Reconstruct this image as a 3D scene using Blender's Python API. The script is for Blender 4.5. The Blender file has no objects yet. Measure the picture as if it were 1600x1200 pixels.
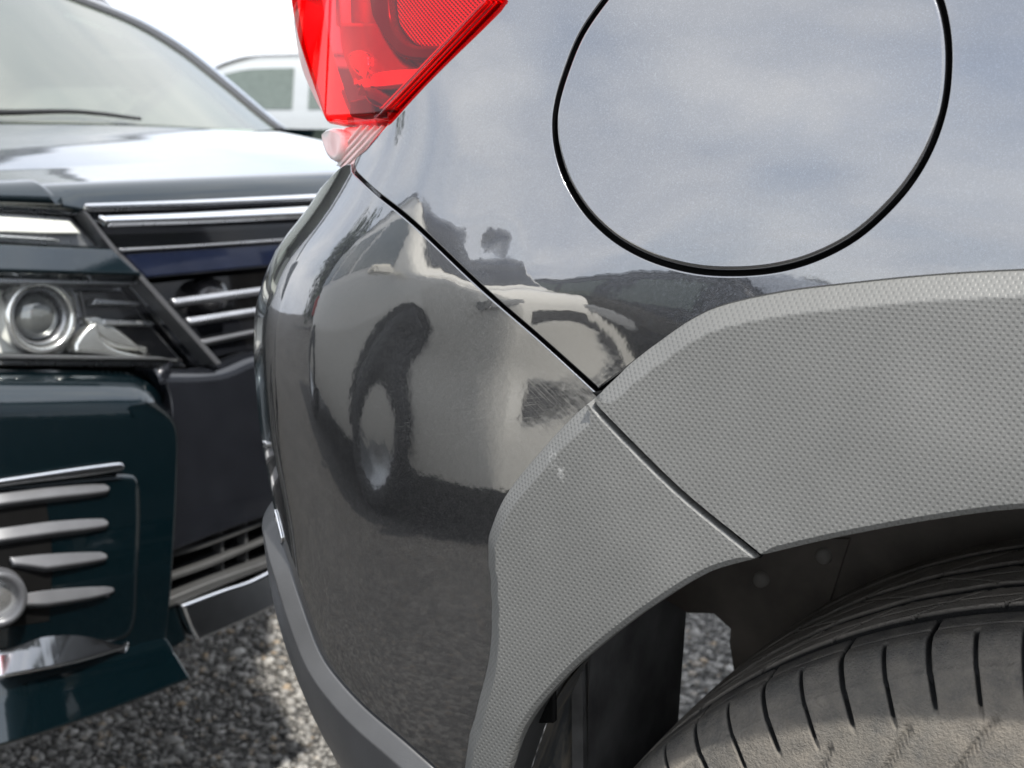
import bpy, math, random
import numpy as np
from mathutils import Vector, Matrix
from mathutils.geometry import delaunay_2d_cdt
SC = bpy.context.scene
COL = SC.collection
rad = math.radians
rng = np.random.default_rng(7)

# ------------------------------------------------------------------ camera
FPX = 2310.0
CAM = np.array([0.0, -0.62, 0.93])
YAW, PITCH = rad(28.0), rad(-10.3)
cam_d = bpy.data.cameras.new('camera'); cam = bpy.data.objects.new('camera', cam_d); COL.objects.link(cam)
cam_d.sensor_width = 36.0; cam_d.lens = FPX / 1600 * 36; cam_d.clip_start = 0.02; cam_d.clip_end = 3000
cam.location = CAM; cam.rotation_euler = (rad(90) + PITCH, 0, YAW)
cam_d.dof.use_dof = True; cam_d.dof.focus_distance = 0.74; cam_d.dof.aperture_fstop = 17.0
SC.camera = cam
FW = np.array([-math.sin(YAW)*math.cos(PITCH), math.cos(YAW)*math.cos(PITCH), math.sin(PITCH)])
RT = np.array([math.cos(YAW), math.sin(YAW), 0.0]); UP = np.cross(RT, FW)

# ------------------------------------------------------------------ world, sun, exposure
SUN_EL, SUN_AZ = rad(60), rad(124)          # azimuth measured from +Y clockwise: the sun stands high ahead of the cars, to the camera's right
SUN_DIR = np.array([math.sin(SUN_AZ)*math.cos(SUN_EL), math.cos(SUN_AZ)*math.cos(SUN_EL), math.sin(SUN_EL)])
wd = bpy.data.worlds.new('World'); SC.world = wd; wd.use_nodes = True
nt = wd.node_tree; nt.nodes.clear()
def wn(t, **k):
    n = nt.nodes.new(t)
    for a, b in k.items(): setattr(n, a, b)
    return n
wo = wn('ShaderNodeOutputWorld'); wb = wn('ShaderNodeBackground'); wb.inputs['Strength'].default_value = 0.12
sky = wn('ShaderNodeTexSky', sky_type='NISHITA', sun_disc=False, sun_elevation=SUN_EL, sun_rotation=SUN_AZ)
sky.air_density = 1.0; sky.dust_density = 1.5
tc = wn('ShaderNodeTexCoord'); mp = wn('ShaderNodeMapping'); mp.inputs['Scale'].default_value = (1, 1, 2.2)
nz = wn('ShaderNodeTexNoise'); nz.inputs['Scale'].default_value = 2.6; nz.inputs['Detail'].default_value = 7; nz.inputs['Roughness'].default_value = 0.58
nz.inputs['Distortion'].default_value = 0.35
cr = wn('ShaderNodeValToRGB'); cr.color_ramp.elements[0].color = (.5, .5, .5, 1); cr.color_ramp.elements[0].position = 0.24; cr.color_ramp.elements[1].position = 0.58
nz2 = wn('ShaderNodeTexNoise'); nz2.inputs['Scale'].default_value = 5.5; nz2.inputs['Detail'].default_value = 5
cr2 = wn('ShaderNodeValToRGB'); cr2.color_ramp.elements[0].position = 0.3; cr2.color_ramp.elements[0].color = (4.0, 4.3, 4.9, 1)
cr2.color_ramp.elements[1].position = 0.7; cr2.color_ramp.elements[1].color = (6.0, 6.1, 6.3, 1)
mx = wn('ShaderNodeMixRGB')
for a, b in ((tc.outputs['Generated'], mp.inputs['Vector']), (mp.outputs[0], nz.inputs['Vector']), (mp.outputs[0], nz2.inputs['Vector']),
             (nz.outputs['Fac'], cr.inputs[0]), (nz2.outputs['Fac'], cr2.inputs[0]), (cr.outputs[0], mx.inputs[0]),
             (sky.outputs[0], mx.inputs[1]), (cr2.outputs[0], mx.inputs[2]), (mx.outputs[0], wb.inputs['Color']), (wb.outputs[0], wo.inputs[0])):
    nt.links.new(a, b)
sd = bpy.data.lights.new('sun', 'SUN'); sun = bpy.data.objects.new('sun', sd); COL.objects.link(sun)
sd.energy = 2.4; sd.angle = rad(1.6); sd.color = (1.0, 0.955, 0.89)
sun.rotation_euler = Vector(SUN_DIR).to_track_quat('Z', 'Y').to_euler()
SC.view_settings.view_transform = 'Standard'; SC.view_settings.look = 'None'; SC.view_settings.exposure = 1.36; SC.view_settings.gamma = 1.0
SC.view_settings.use_curve_mapping = False
SC.cycles.max_bounces = 10; SC.cycles.transparent_max_bounces = 16; SC.cycles.glossy_bounces = 6
SC.cycles.caustics_reflective = False; SC.cycles.caustics_refractive = False
SC.cycles.use_denoising = True

# ------------------------------------------------------------------ materials
MATS = {}
class NB:
    """small helper round a material's node tree"""
    def __init__(s, name):
        m = bpy.data.materials.new(name); m.use_nodes = True; s.m = m; s.t = m.node_tree
        s.p = s.t.nodes['Principled BSDF']; s.out = s.t.nodes['Material Output']; MATS[name] = m
    def n(s, t, ins=None, **k):
        n = s.t.nodes.new(t)
        for a, b in k.items(): setattr(n, a, b)
        for a, b in (ins or {}).items(): s.set(n, a, b)
        return n
    def set(s, n, a, b):
        i = n.inputs[a]
        if hasattr(b, 'is_output'): s.t.links.new(b, i)
        else: i.default_value = b
    def P(s, **k):
        for a, b in k.items():
            nm = a.replace('_', ' ')
            if nm == 'Specular': nm = 'Specular IOR Level'
            s.set(s.p, nm, b)
        return s
    def math(s, op, a, b=0.0, c=0.0):
        n = s.n('ShaderNodeMath', operation=op); s.set(n, 0, a); s.set(n, 1, b); s.set(n, 2, c); return n.outputs[0]
    def ramp(s, fac, *stops):
        n = s.n('ShaderNodeValToRGB'); r = n.color_ramp
        while len(r.elements) < len(stops): r.elements.new(0.5)
        for e, (p, c) in zip(r.elements, stops):
            e.position = p; e.color = (c, c, c, 1) if not isinstance(c, (tuple, list)) else (*c[:3], 1)
        s.set(n, 0, fac); return n.outputs[0]
    def noise(s, scale, detail=4, rough=0.55, vec=None, dist=0.0):
        n = s.n('ShaderNodeTexNoise'); n.inputs['Scale'].default_value = scale; n.inputs['Detail'].default_value = detail
        n.inputs['Roughness'].default_value = rough; n.inputs['Distortion'].default_value = dist
        if vec is None: vec = s.obj()
        s.t.links.new(vec, n.inputs['Vector']); return n.outputs['Fac']
    def obj(s):
        if not hasattr(s, '_tc'): s._tc = s.n('ShaderNodeTexCoord')
        return s._tc.outputs['Object']
    def uv(s):
        s.obj(); return s._tc.outputs['UV']
    def mix(s, f, a, b):
        n = s.n('ShaderNodeMixRGB'); s.set(n, 0, f)
        for i, v in ((1, a), (2, b)):
            if isinstance(v, (tuple, list)): v = (*v[:3], 1)
            s.set(n, i, v)
        return n.outputs[0]
    def bump(s, h, strength=0.3, dist=0.001):
        n = s.n('ShaderNodeBump'); n.inputs['Strength'].default_value = strength; n.inputs['Distance'].default_value = dist
        s.set(n, 'Height', h); return n.outputs[0]

def plain(name, col, rough=0.5, metal=0.0, coat=0.0, var=0.12, vs=30, bump=0.0, bs=200, **k):
    b = NB(name)
    c2 = tuple(x*(1-var) for x in col); c1 = tuple(min(1, x*(1+var)) for x in col)
    f = b.noise(vs, 5)
    b.P(Base_Color=b.mix(b.ramp(f, (0.3, 0.0), (0.7, 1.0)), c2, c1), Metallic=metal, Coat_Weight=coat, Coat_Roughness=0.03)
    rr = b.noise(vs*2.3, 3)
    b.P(Roughness=b.math('MULTIPLY_ADD', rr, rough*0.3, rough*0.85))
    if bump: b.P(Normal=b.bump(b.noise(bs, 4), bump, 0.001))
    for a, v in k.items(): b.P(**{a: v})
    return b.m

def car_paint(name, col, flake=0.12, rough=0.32, metal=0.75, coat=1.0, ior=1.6, scratch=None, wave=0.0):
    b = NB(name)
    vo = b.n('ShaderNodeTexVoronoi', feature='F1'); vo.inputs['Scale'].default_value = 2100
    b.t.links.new(b.obj(), vo.inputs['Vector'])
    sub = b.n('ShaderNodeVectorMath', operation='SUBTRACT'); b.t.links.new(vo.outputs['Color'], sub.inputs[0]); sub.inputs[1].default_value = (0.5, 0.5, 0.5)
    scl = b.n('ShaderNodeVectorMath', operation='SCALE'); b.t.links.new(sub.outputs[0], scl.inputs[0]); scl.inputs['Scale'].default_value = flake
    ge = b.n('ShaderNodeNewGeometry')
    add = b.n('ShaderNodeVectorMath', operation='ADD'); b.t.links.new(ge.outputs['Normal'], add.inputs[0]); b.t.links.new(scl.outputs[0], add.inputs[1])
    nrm = b.n('ShaderNodeVectorMath', operation='NORMALIZE'); b.t.links.new(add.outputs[0], nrm.inputs[0])
    sep = b.n('ShaderNodeSeparateColor'); b.t.links.new(vo.outputs['Color'], sep.inputs[0])
    k = b.ramp(sep.outputs[0], (0.0, 0.72), (0.8, 1.0), (1.0, 1.5))
    cc = b.n('ShaderNodeMixRGB', blend_type='MULTIPLY'); cc.inputs[0].default_value = 1.0; cc.inputs[1].default_value = (*col, 1); b.t.links.new(k, cc.inputs[2])
    base = cc.outputs[0]; rg = rough; crg = 0.03
    dust = b.ramp(b.noise(420, 2, 0.5), (0.70, 0.0), (0.78, 1.0))
    dust = b.math('MULTIPLY', dust, 0.18)
    base = b.mix(dust, base, (0.30, 0.29, 0.27))
    orange = b.noise(240, 1, 0.4)
    b.P(Coat_Normal=b.bump(orange, 0.016, 0.0006))
    if scratch:
        # fine drag marks: noise stretched along one direction inside soft-edged patches, in the panel's own (metre) coordinates
        tot = None
        for (cu, cv, ru, rv, ang, dens) in scratch:
            m = b.n('ShaderNodeMapping', vector_type='TEXTURE'); m.inputs['Location'].default_value = (cu, cv, 0); m.inputs['Rotation'].default_value = (0, 0, ang)
            m.inputs['Scale'].default_value = (ru, rv, 1); b.t.links.new(b.uv(), m.inputs['Vector'])
            ln = b.n('ShaderNodeVectorMath', operation='LENGTH'); b.t.links.new(m.outputs[0], ln.inputs[0])
            patch = b.ramp(ln.outputs['Value'], (0.25, 1.0), (1.0, 0.0))
            m2 = b.n('ShaderNodeMapping'); m2.inputs['Scale'].default_value = (2.2, 60*rv/0.03, 1); b.t.links.new(m.outputs[0], m2.inputs['Vector'])
            st = b.noise(1.0, 3, 0.6, m2.outputs[0], 0.25)
            st = b.ramp(st, (1-dens-0.03, 0.0), (1-dens+0.03, 1.0))
            v = b.math('MULTIPLY', st, patch)
            tot = v if tot is None else b.math('MAXIMUM', tot, v)
        base = b.mix(b.math('MULTIPLY', tot, 0.14), base, (0.42, 0.42, 0.42))
        crg = b.math('MULTIPLY_ADD', tot, 0.07, 0.03)
    b.P(Base_Color=base, Metallic=metal, Roughness=rg, Normal=nrm.outputs[0], Coat_Weight=coat, Coat_Roughness=crg, Coat_IOR=ior)
    return b.m

def clear_cover(name, tint, ior=1.45, rough=0.0, milk=0.0, mcol=(0.74, 0.79, 0.71)):
    """thin clear plastic or glass: tinted see-through with a Fresnel reflection"""
    b = NB(name); b.t.nodes.remove(b.p)
    tr = b.n('ShaderNodeBsdfTransparent'); tr.inputs['Color'].default_value = (*tint, 1)
    gl = b.n('ShaderNodeBsdfGlossy'); gl.inputs['Roughness'].default_value = rough
    fr = b.n('ShaderNodeFresnel'); fr.inputs['IOR'].default_value = ior
    src = tr.outputs[0]
    if milk:
        df = b.n('ShaderNodeBsdfDiffuse'); df.inputs['Color'].default_value = (*mcol, 1)
        m0 = b.n('ShaderNodeMixShader'); m0.inputs[0].default_value = milk
        b.t.links.new(tr.outputs[0], m0.inputs[1]); b.t.links.new(df.outputs[0], m0.inputs[2]); src = m0.outputs[0]
    ge = b.n('ShaderNodeNewGeometry'); fac = b.math('MULTIPLY', fr.outputs[0], b.math('SUBTRACT', 1.0, ge.outputs['Backfacing']))   # thin sheet: only its outer face mirrors
    mxs = b.n('ShaderNodeMixShader'); b.t.links.new(fac, mxs.inputs[0]); b.t.links.new(src, mxs.inputs[1]); b.t.links.new(gl.outputs[0], mxs.inputs[2])
    b.t.links.new(mxs.outputs[0], b.out.inputs[0]); return b.m

def cladding_mat():
    b = NB('grained_plastic')
    sx = b.n('ShaderNodeSeparateXYZ'); b.t.links.new(b.uv(), sx.inputs[0])
    kx, ky = 2*math.pi/0.0034, 2*math.pi/0.0037
    cxn = b.math('COSINE', b.math('MULTIPLY', sx.outputs[0], kx)); cyn = b.math('COSINE', b.math('MULTIPLY', sx.outputs[1], ky))
    lat = b.math('MULTIPLY', cxn, cyn)
    dots = b.ramp(lat, (0.15, 0.0), (0.75, 1.0))
    grain = b.noise(1500, 3, 0.6)
    h = b.math('ADD', b.math('MULTIPLY', dots, -1.0), b.math('MULTIPLY', grain, 0.25))
    wear = b.ramp(b.noise(9, 6, 0.6), (0.35, 0.0), (0.7, 1.0))
    colr = b.mix(wear, (0.138, 0.139, 0.131), (0.178, 0.178, 0.168))
    colr = b.mix(b.math('MULTIPLY', dots, b.ramp(b.noise(24, 5, .6), (0.3, 0.10), (0.7, 0.30))), colr, (0.06, 0.06, 0.057))  # pits tinted darker, painting in the shade inside each dimple
    # one scuff where something rubbed
    m = b.n('ShaderNodeMapping', vector_type='TEXTURE'); m.inputs['Location'].default_value = (SCUFF[0], SCUFF[1], 0); m.inputs['Rotation'].default_value = (0, 0, 0.9)
    m.inputs['Scale'].default_value = (0.012, 0.005, 1); b.t.links.new(b.uv(), m.inputs['Vector'])
    ln = b.n('ShaderNodeVectorMath', operation='LENGTH'); b.t.links.new(m.outputs[0], ln.inputs[0])
    pt = b.math('MULTIPLY', b.ramp(ln.outputs['Value'], (0.3, 1.0), (1.0, 0.0)), b.ramp(b.noise(330, 4), (0.5, 0.0), (0.6, 1.0)))
    colr = b.mix(b.math('MULTIPLY', pt, .6), colr, (0.36, 0.36, 0.345))
    b.P(Base_Color=colr, Roughness=0.46, Specular=0.6, Normal=b.bump(h, 0.36, 0.0006)); return b.m

# ------------------------------------------------------------------ projection and surfaces
def proj(P):
    d = np.asarray(P) - CAM; w = d @ FW
    return np.stack([800 + FPX*(d @ RT)/w, 600 - FPX*(d @ UP)/w], -1)

class Domed:
    """a surface raised by a height function of its own parameters"""
    def __init__(s, surf, dome): s.s, s.d, s.flip = surf, dome, surf.flip
    def f(s, a, b): return s.s.f(a, b) + s.s.normal(a, b)*s.d(np.stack([a, b], -1))[:, None]
    def normal(s, a, b): return Surf.normal(s, a, b)
class Surf:
    def __init__(s, f, ar, br, flip=1):
        s.f = f; s.flip = flip
        A, B = np.meshgrid(np.linspace(*ar, 140), np.linspace(*br, 110), indexing='ij')
        s.A, s.B = A.ravel(), B.ravel()
        P = f(s.A, s.B); s.Q = proj(P)
        N = s.normal(s.A, s.B); s.ok = ((P - CAM) * N).sum(1) < 0
    def normal(s, a, b):
        e = 6e-4
        n = np.cross(s.f(a+e, b) - s.f(a-e, b), s.f(a, b+e) - s.f(a, b-e)) * s.flip
        return n / np.linalg.norm(n, axis=1, keepdims=True)
    def inv(s, px):
        """pixel -> surface parameters: where the sight line of a traced point meets the real surface"""
        px = np.asarray(px, float); a = np.empty(len(px)); b = np.empty(len(px))
        for i, p in enumerate(px):
            d = ((s.Q - p)**2).sum(1) + np.where(s.ok, 0, 1e7); k = d.argmin(); a[i], b[i] = s.A[k], s.B[k]
        e = 1e-4
        for _ in range(14):
            q = proj(s.f(a, b)); ja = (proj(s.f(a+e, b)) - q)/e; jb = (proj(s.f(a, b+e)) - q)/e
            r = px - q; det = ja[:, 0]*jb[:, 1] - ja[:, 1]*jb[:, 0]
            det = np.where(np.abs(det) < 1e3, 1e3*np.sign(det + 1e-9), det)
            da = (r[:, 0]*jb[:, 1] - r[:, 1]*jb[:, 0])/det; db = (ja[:, 0]*r[:, 1] - ja[:, 1]*r[:, 0])/det
            a += np.clip(da, -.03, .03); b += np.clip(db, -.03, .03)
        return np.stack([a, b], -1)

def curve(pts, closed=True, step=7.0):
    """Catmull-Rom through the points; a third element marks a sharp corner"""
    P = [np.array(p[:2], float) for p in pts]; S = [len(p) > 2 for p in pts]; n = len(P); out = []
    for i in range(n if closed else n-1):
        j = (i+1) % n; p1, p2 = P[i], P[j]
        p0 = p1 - (p2-p1) if S[i] or (not closed and i == 0) else P[i-1]
        p3 = p2 + (p2-p1) if S[j] or (not closed and j == n-1) else P[(j+1) % n]
        L = np.linalg.norm(p2-p1)
        m1 = (p2-p0)*L/(np.linalg.norm(p2-p1)+np.linalg.norm(p1-p0)+1e-9); m2 = (p3-p1)*L/(np.linalg.norm(p3-p2)+np.linalg.norm(p2-p1)+1e-9)
        k = max(2, int(L/step)); t = (np.arange(k)/k)[:, None]
        out.append((2*t**3-3*t**2+1)*p1 + (t**3-2*t**2+t)*m1 + (-2*t**3+3*t**2)*p2 + (t**3-t**2)*m2)
    if not closed: out.append(P[-1][None])
    return np.concatenate(out)

def resample(L, step):
    L = np.vstack([L, L[:1]]); d = np.r_[0, np.cumsum(np.linalg.norm(np.diff(L, axis=0), axis=1))]
    n = max(8, int(d[-1]/step)); t = np.linspace(0, d[-1], n, endpoint=False)
    return np.stack([np.interp(t, d, L[:, 0]), np.interp(t, d, L[:, 1])], -1)

def inside(pts, loop):
    x, y = pts[:, 0], pts[:, 1]; r = np.zeros(len(pts), bool)
    for (x1, y1), (x2, y2) in zip(loop, np.roll(loop, -1, 0)):
        if y1 == y2: continue
        c = (y1 > y) != (y2 > y)
        r ^= c & (x < (x2-x1)*(y-y1)/(y2-y1) + x1)
    return r

def area(L): return 0.5*np.sum(L[:, 0]*np.roll(L[:, 1], -1) - np.roll(L[:, 0], -1)*L[:, 1])

def mesh_obj(name, V, F, mat, parent=None, normals=None, uv=None, smooth=True):
    me = bpy.data.meshes.new(name); me.from_pydata([tuple(map(float, v)) for v in V], [], F); me.update()
    if uv is not None:
        ul = me.uv_layers.new(name='UVMap'); idx = np.empty(len(me.loops), np.int32); me.loops.foreach_get('vertex_index', idx)
        ul.data.foreach_set('uv', np.asarray(uv, np.float32)[idx].ravel())
    if smooth: me.polygons.foreach_set('use_smooth', [True]*len(me.polygons))
    if normals is not None: me.normals_split_custom_set_from_vertices([tuple(map(float, n)) for n in normals])
    if mat is not None: me.materials.append(MATS[mat] if isinstance(mat, str) else mat)
    o = bpy.data.objects.new(name, me); COL.objects.link(o)
    if parent is not None: o.parent = parent
    return o

def panel(name, surf, loop, mat, parent, off=0.0, w=0.0015, h=None, thick=0.008, step=0.012, lstep=0.003, holes=(), dome=None, chamfer=False):
    """a sheet on a surface: rounded edge of width w and drop h, then a wall of the given depth"""
    wf = w if callable(w) else (lambda L: np.full(len(L), w)); hf = h if callable(h) else (lambda L: wf(L) if h is None else np.full(len(L), h))
    if dome is not None: surf = Domed(surf, dome)
    loops = []; inn = []
    for k, L in enumerate([loop] + list(holes)):
        L = resample(np.asarray(L), lstep)
        if (area(L) > 0) != (k == 0): L = L[::-1]
        T = np.roll(L, -1, 0) - np.roll(L, 1, 0); T /= np.linalg.norm(T, axis=1, keepdims=True) + 1e-12
        Nn = np.stack([-T[:, 1], T[:, 0]], -1)            # points into the sheet
        W = wf(L); loops.append((L, Nn, W, hf(L))); inn.append(L + Nn*W[:, None])
    lo, hi = inn[0].min(0), inn[0].max(0)
    gx = np.arange(lo[0]+step*.5, hi[0], step); gy = np.arange(lo[1]+step*.5, hi[1], step)
    if len(gx) and len(gy):
        G = np.stack(np.meshgrid(gx, gy, indexing='ij'), -1).reshape(-1, 2); keep = inside(G, inn[0])
        for I in inn[1:]: keep &= ~inside(G, I)
        G = G[keep]
        if len(G):
            allb = np.concatenate(inn)
            dm = np.full(len(G), 9.0)
            for s in range(0, len(allb), 400):
                dm = np.minimum(dm, np.sqrt(((G[:, None] - allb[None, s:s+400])**2).sum(2)).min(1))
            G = G[dm > step*0.45]
    else: G = np.zeros((0, 2))
    pts = np.concatenate(inn + [G]); edges = []; o = 0
    for I in inn:
        n = len(I); edges += [(o+i, o+(i+1) % n) for i in range(n)]; o += n
    v2, _, f2, vo, _, _ = delaunay_2d_cdt([Vector(p) for p in pts], edges, [], 0, 1e-7)
    v2 = np.array([tuple(v) for v in v2]); f2 = np.array([tuple(f) for f in f2 if len(f) == 3])
    cen = v2[f2].mean(1); ok = inside(cen, inn[0])
    for I in inn[1:]: ok &= ~inside(cen, I)
    f2 = f2[ok]
    orig = {}
    for i, l in enumerate(vo):
        for j in l: orig.setdefault(j, i)
    N = surf.normal(v2[:, 0], v2[:, 1]); P = surf.f(v2[:, 0], v2[:, 1]) + N*off
    V = [P]; NN = [N]; UV = [v2]; F = []
    a, b, c = P[f2[:, 0]], P[f2[:, 1]], P[f2[:, 2]]
    fl = (np.cross(b-a, c-a)*N[f2[:, 0]]).sum(1) < 0
    f2[fl] = f2[fl][:, ::-1]; F += [tuple(map(int, f)) for f in f2]
    base = len(P); o = 0
    for (L, Nn, W, H) in loops:
        n = len(L); prev = np.array([orig.get(o+i, -1) for i in range(n)]); o += n
        seq = [(math.sin(t), 1-math.cos(t), t) for t in (rad(30), rad(60), rad(90))]
        if chamfer: seq = [(.07, .02, rad(12)), (.16, .10, rad(34)), (.90, .86, rad(36)), (1.0, 1.0, rad(75))]
        e = 5e-4
        n0 = surf.normal(L[:, 0], L[:, 1]); Lout = L - Nn*e; tang = surf.f(Lout[:, 0], Lout[:, 1]) - surf.f(L[:, 0], L[:, 1]); tang /= np.linalg.norm(tang, axis=1, keepdims=True)
        for (sn, dr, t) in seq + [(1, None, rad(90))]:
            uvp = L + Nn*(W*(1-sn))[:, None]
            drop = (H + thick) if dr is None else H*dr
            nn = surf.normal(uvp[:, 0], uvp[:, 1]); pp = surf.f(uvp[:, 0], uvp[:, 1]) + nn*(off - drop)[:, None]
            V.append(pp); NN.append(nn*math.cos(t) + tang*math.sin(t)); UV.append(uvp)
            cur = np.arange(base, base+n); base += n
            for i in range(n):
                j = (i+1) % n
                if prev[i] >= 0 and prev[j] >= 0: F.append((int(prev[i]), int(cur[i]), int(cur[j]), int(prev[j])))
            prev = cur
    Va, Na = np.concatenate(V), np.concatenate(NN)
    def fix(f):
        g = np.cross(Va[f[1]]-Va[f[0]], Va[f[2]]-Va[f[0]]) + np.cross(Va[f[2]]-Va[f[0]], Va[f[-1]]-Va[f[0]])
        return f if g @ (Na[f[0]]+Na[f[1]]+Na[f[2]]) >= 0 else f[::-1]
    nf = len(f2); F = F[:nf] + [fix(f) for f in F[nf:]]
    return mesh_obj(name, Va, F, mat, parent, Na, np.concatenate(UV))

def thing(name, label, cat, loc=(0, 0, 0), group=None, rz=0.0):
    o = bpy.data.objects.new(name, None); COL.objects.link(o); o.location = loc; o.rotation_euler = (0, 0, rz)
    o['label'] = label; o['category'] = cat; o.empty_display_size = 0.1
    if group: o['group'] = group
    return o
def part_empty(name, parent, loc=(0, 0, 0)):
    o = bpy.data.objects.new(name, None); COL.objects.link(o); o.parent = parent; o.location = loc; return o

def lathe(name, prof, mat, parent, n=48, axis='Y', cen=(0, 0, 0), M=None, caps=False):
    prof = np.asarray(prof); a = np.linspace(0, 2*math.pi, n, endpoint=False); V = []
    for (r, t) in prof: V.append(np.stack([r*np.cos(a), np.full(n, t), r*np.sin(a)], -1))
    V = np.concatenate(V); k = len(prof)
    F = [(i*n+j, i*n+(j+1) % n, (i+1)*n+(j+1) % n, (i+1)*n+j) for i in range(k-1) for j in range(n)]
    if M is not None: V = V @ np.array(M).T
    V = V + np.array(cen)
    o = mesh_obj(name, V, F, mat, parent); return o

def boxm(name, lo, hi, mat, parent, bev=0.004):
    import bmesh
    bm = bmesh.new(); bmesh.ops.create_cube(bm, size=1.0); lo, hi = Vector(lo), Vector(hi)
    for v in bm.verts: v.co = Vector([lo[i] + (v.co[i]+.5)*(hi[i]-lo[i]) for i in range(3)])
    if bev: bmesh.ops.bevel(bm, geom=bm.edges[:], offset=bev, segments=2, affect='EDGES')
    me = bpy.data.meshes.new(name); bm.to_mesh(me); bm.free(); me.materials.append(MATS[mat])
    o = bpy.data.objects.new(name, me); COL.objects.link(o); o.parent = parent; return o

def tube(name, path, r, mat, parent, n=10):
    path = np.asarray(path, float); V = []; k = len(path); rr = np.broadcast_to(r, k)
    for i in range(k):
        t = path[min(i+1, k-1)] - path[max(i-1, 0)]; t /= np.linalg.norm(t)
        a = np.cross(t, [0, 0, 1.0]) if abs(t[2]) < .9 else np.cross(t, [1.0, 0, 0]); a /= np.linalg.norm(a); b = np.cross(t, a)
        an = np.linspace(0, 2*math.pi, n, endpoint=False)[:, None]; V.append(path[i] + rr[i]*(np.cos(an)*a + np.sin(an)*b))
    V = np.concatenate(V); F = [(i*n+j, i*n+(j+1) % n, (i+1)*n+(j+1) % n, (i+1)*n+j) for i in range(k-1) for j in range(n)]
    F += [tuple(range(n))[::-1], tuple(range((k-1)*n, k*n))]
    return mesh_obj(name, V, F, mat, parent)

# ------------------------------------------------------------------ the grey car's skin as one smooth surface (u runs rearward round the corner, z up)
ZT = np.linspace(0.0, 1.7, 3400)
_t = np.interp(ZT, [0, .30, .42, .52, .60, .66, .72, .78, .84, .88, .92, 1.0, 1.2, 1.7], [-26, -24, -19, -12, -5, 0.5, 3, 4, 5.5, 7.5, 10, 12.5, 15, 24])
_k = np.exp(-np.linspace(-2.5, 2.5, 161)**2); _k /= _k.sum()
_t = np.convolve(np.pad(_t, 80, mode='edge'), _k, 'valid')
PROF = np.cumsum(np.tan(np.radians(_t)))*(ZT[1]-ZT[0]); PROF -= np.interp(0.74, ZT, PROF)
UC_Z = np.array([.35, .42, .50, .56, .62, .68, .74, .80, .84, .88, .92, 1.0, 1.2])
UC_V = np.array([1.0534, 1.0634, 1.0734, 1.1076, 1.1309, 1.1426, 1.1622, 1.1711, 1.1568, 1.1158, 1.0927, 1.1077, 1.1177])
U0 = 0.70; CL = 0.27
GLX, GLW = np.polynomial.legendre.leggauss(56); GLX = (GLX+1)/2; GLW = GLW/2
def pchip(x, y):
    h = np.diff(x); d = np.diff(y)/h; m = np.zeros_like(y)
    for i in range(1, len(x)-1):
        if d[i-1]*d[i] > 0:
            w1 = 2*h[i]+h[i-1]; w2 = h[i]+2*h[i-1]; m[i] = (w1+w2)/(w1/d[i-1]+w2/d[i])
    m[0], m[-1] = d[0], d[-1]
    zz = np.linspace(x[0]-.3, x[-1]+.3, 3000); zc = np.clip(zz, x[0], x[-1]); i = np.clip(np.searchsorted(x, zc)-1, 0, len(h)-1); t = (zc-x[i])/h[i]
    v = (2*t**3-3*t**2+1)*y[i] + (t**3-2*t**2+t)*h[i]*m[i] + (-2*t**3+3*t**2)*y[i+1] + (t**3-t**2)*h[i]*m[i+1]
    v = np.convolve(np.pad(v, 40, mode='edge'), np.hanning(83)[1:-1]/np.hanning(83).sum(), 'valid')
    return lambda z: np.interp(z, zz, v)
UCF = pchip(UC_Z, UC_V)
DENTS = [(1.074, 0.860, .030, .024, .0010), (1.109, 0.875, .020, .014, -.0005), (1.033, 0.843, .026, .016, -.0004), (1.060, .800, .030, .018, .00014), (1.110, .770, .040, .016, -.00012)]
def theta(u, uc):
    fl = rad(2.0)*np.clip((u-.45)/.25, 0, None) + rad(9)*np.clip((u-.75)/.5, 0, 1.2)**2
    t = np.clip((u-uc)/CL, 0, 1); co = rad(64)*t*t*(3-2*t)
    t2 = np.clip((u-uc-CL)/.8, 0, 1)
    return np.minimum(fl + co, rad(80)) + rad(10)*t2
def suv(u, z):
    u = np.asarray(u, float); z = np.asarray(z, float); uc = UCF(z)
    th = theta(u[..., None]*GLX, uc[..., None])
    x = U0 - u*(np.cos(th)*GLW).sum(-1); y = u*(np.sin(th)*GLW).sum(-1); t = theta(u, uc); p = np.interp(z, ZT, PROF)
    # a soft press line: the panel swells a little ahead of the bumper seam, above the arch
    p = p - 0.0035*np.exp(-((u-1.06)/.09)**2 - ((z-.845)/.035)**2)
    # a knock beside the seam: a shallow dent with a raised rim, and a smaller one on the bumper
    for (du, dz, ru, rz_, am) in DENTS: p = p + am*np.exp(-((u-du)/ru)**2 - ((z-dz)/rz_)**2)
    rr = np.sqrt((u-DENTS[0][0])**2 + ((z-DENTS[0][1])*1.25)**2); p = p + .00014*np.cos(rr*2*math.pi/.044)*np.exp(-(rr/.060)**2)
    return np.stack([x + p*np.sin(t), y + p*np.cos(t) + 0.012, z], -1)
SUV = Surf(suv, (0.0, 1.75), (0.25, 1.25), flip=-1)

def TP(surf, pts, closed=True, step=7.0): return surf.inv(curve(pts, closed, step))
SCUFF = SUV.inv([(888, 722)])[0]
SCR1 = SUV.inv([(880, 610), (840, 690), (770, 650), (760, 560), (640, 640)])
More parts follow.
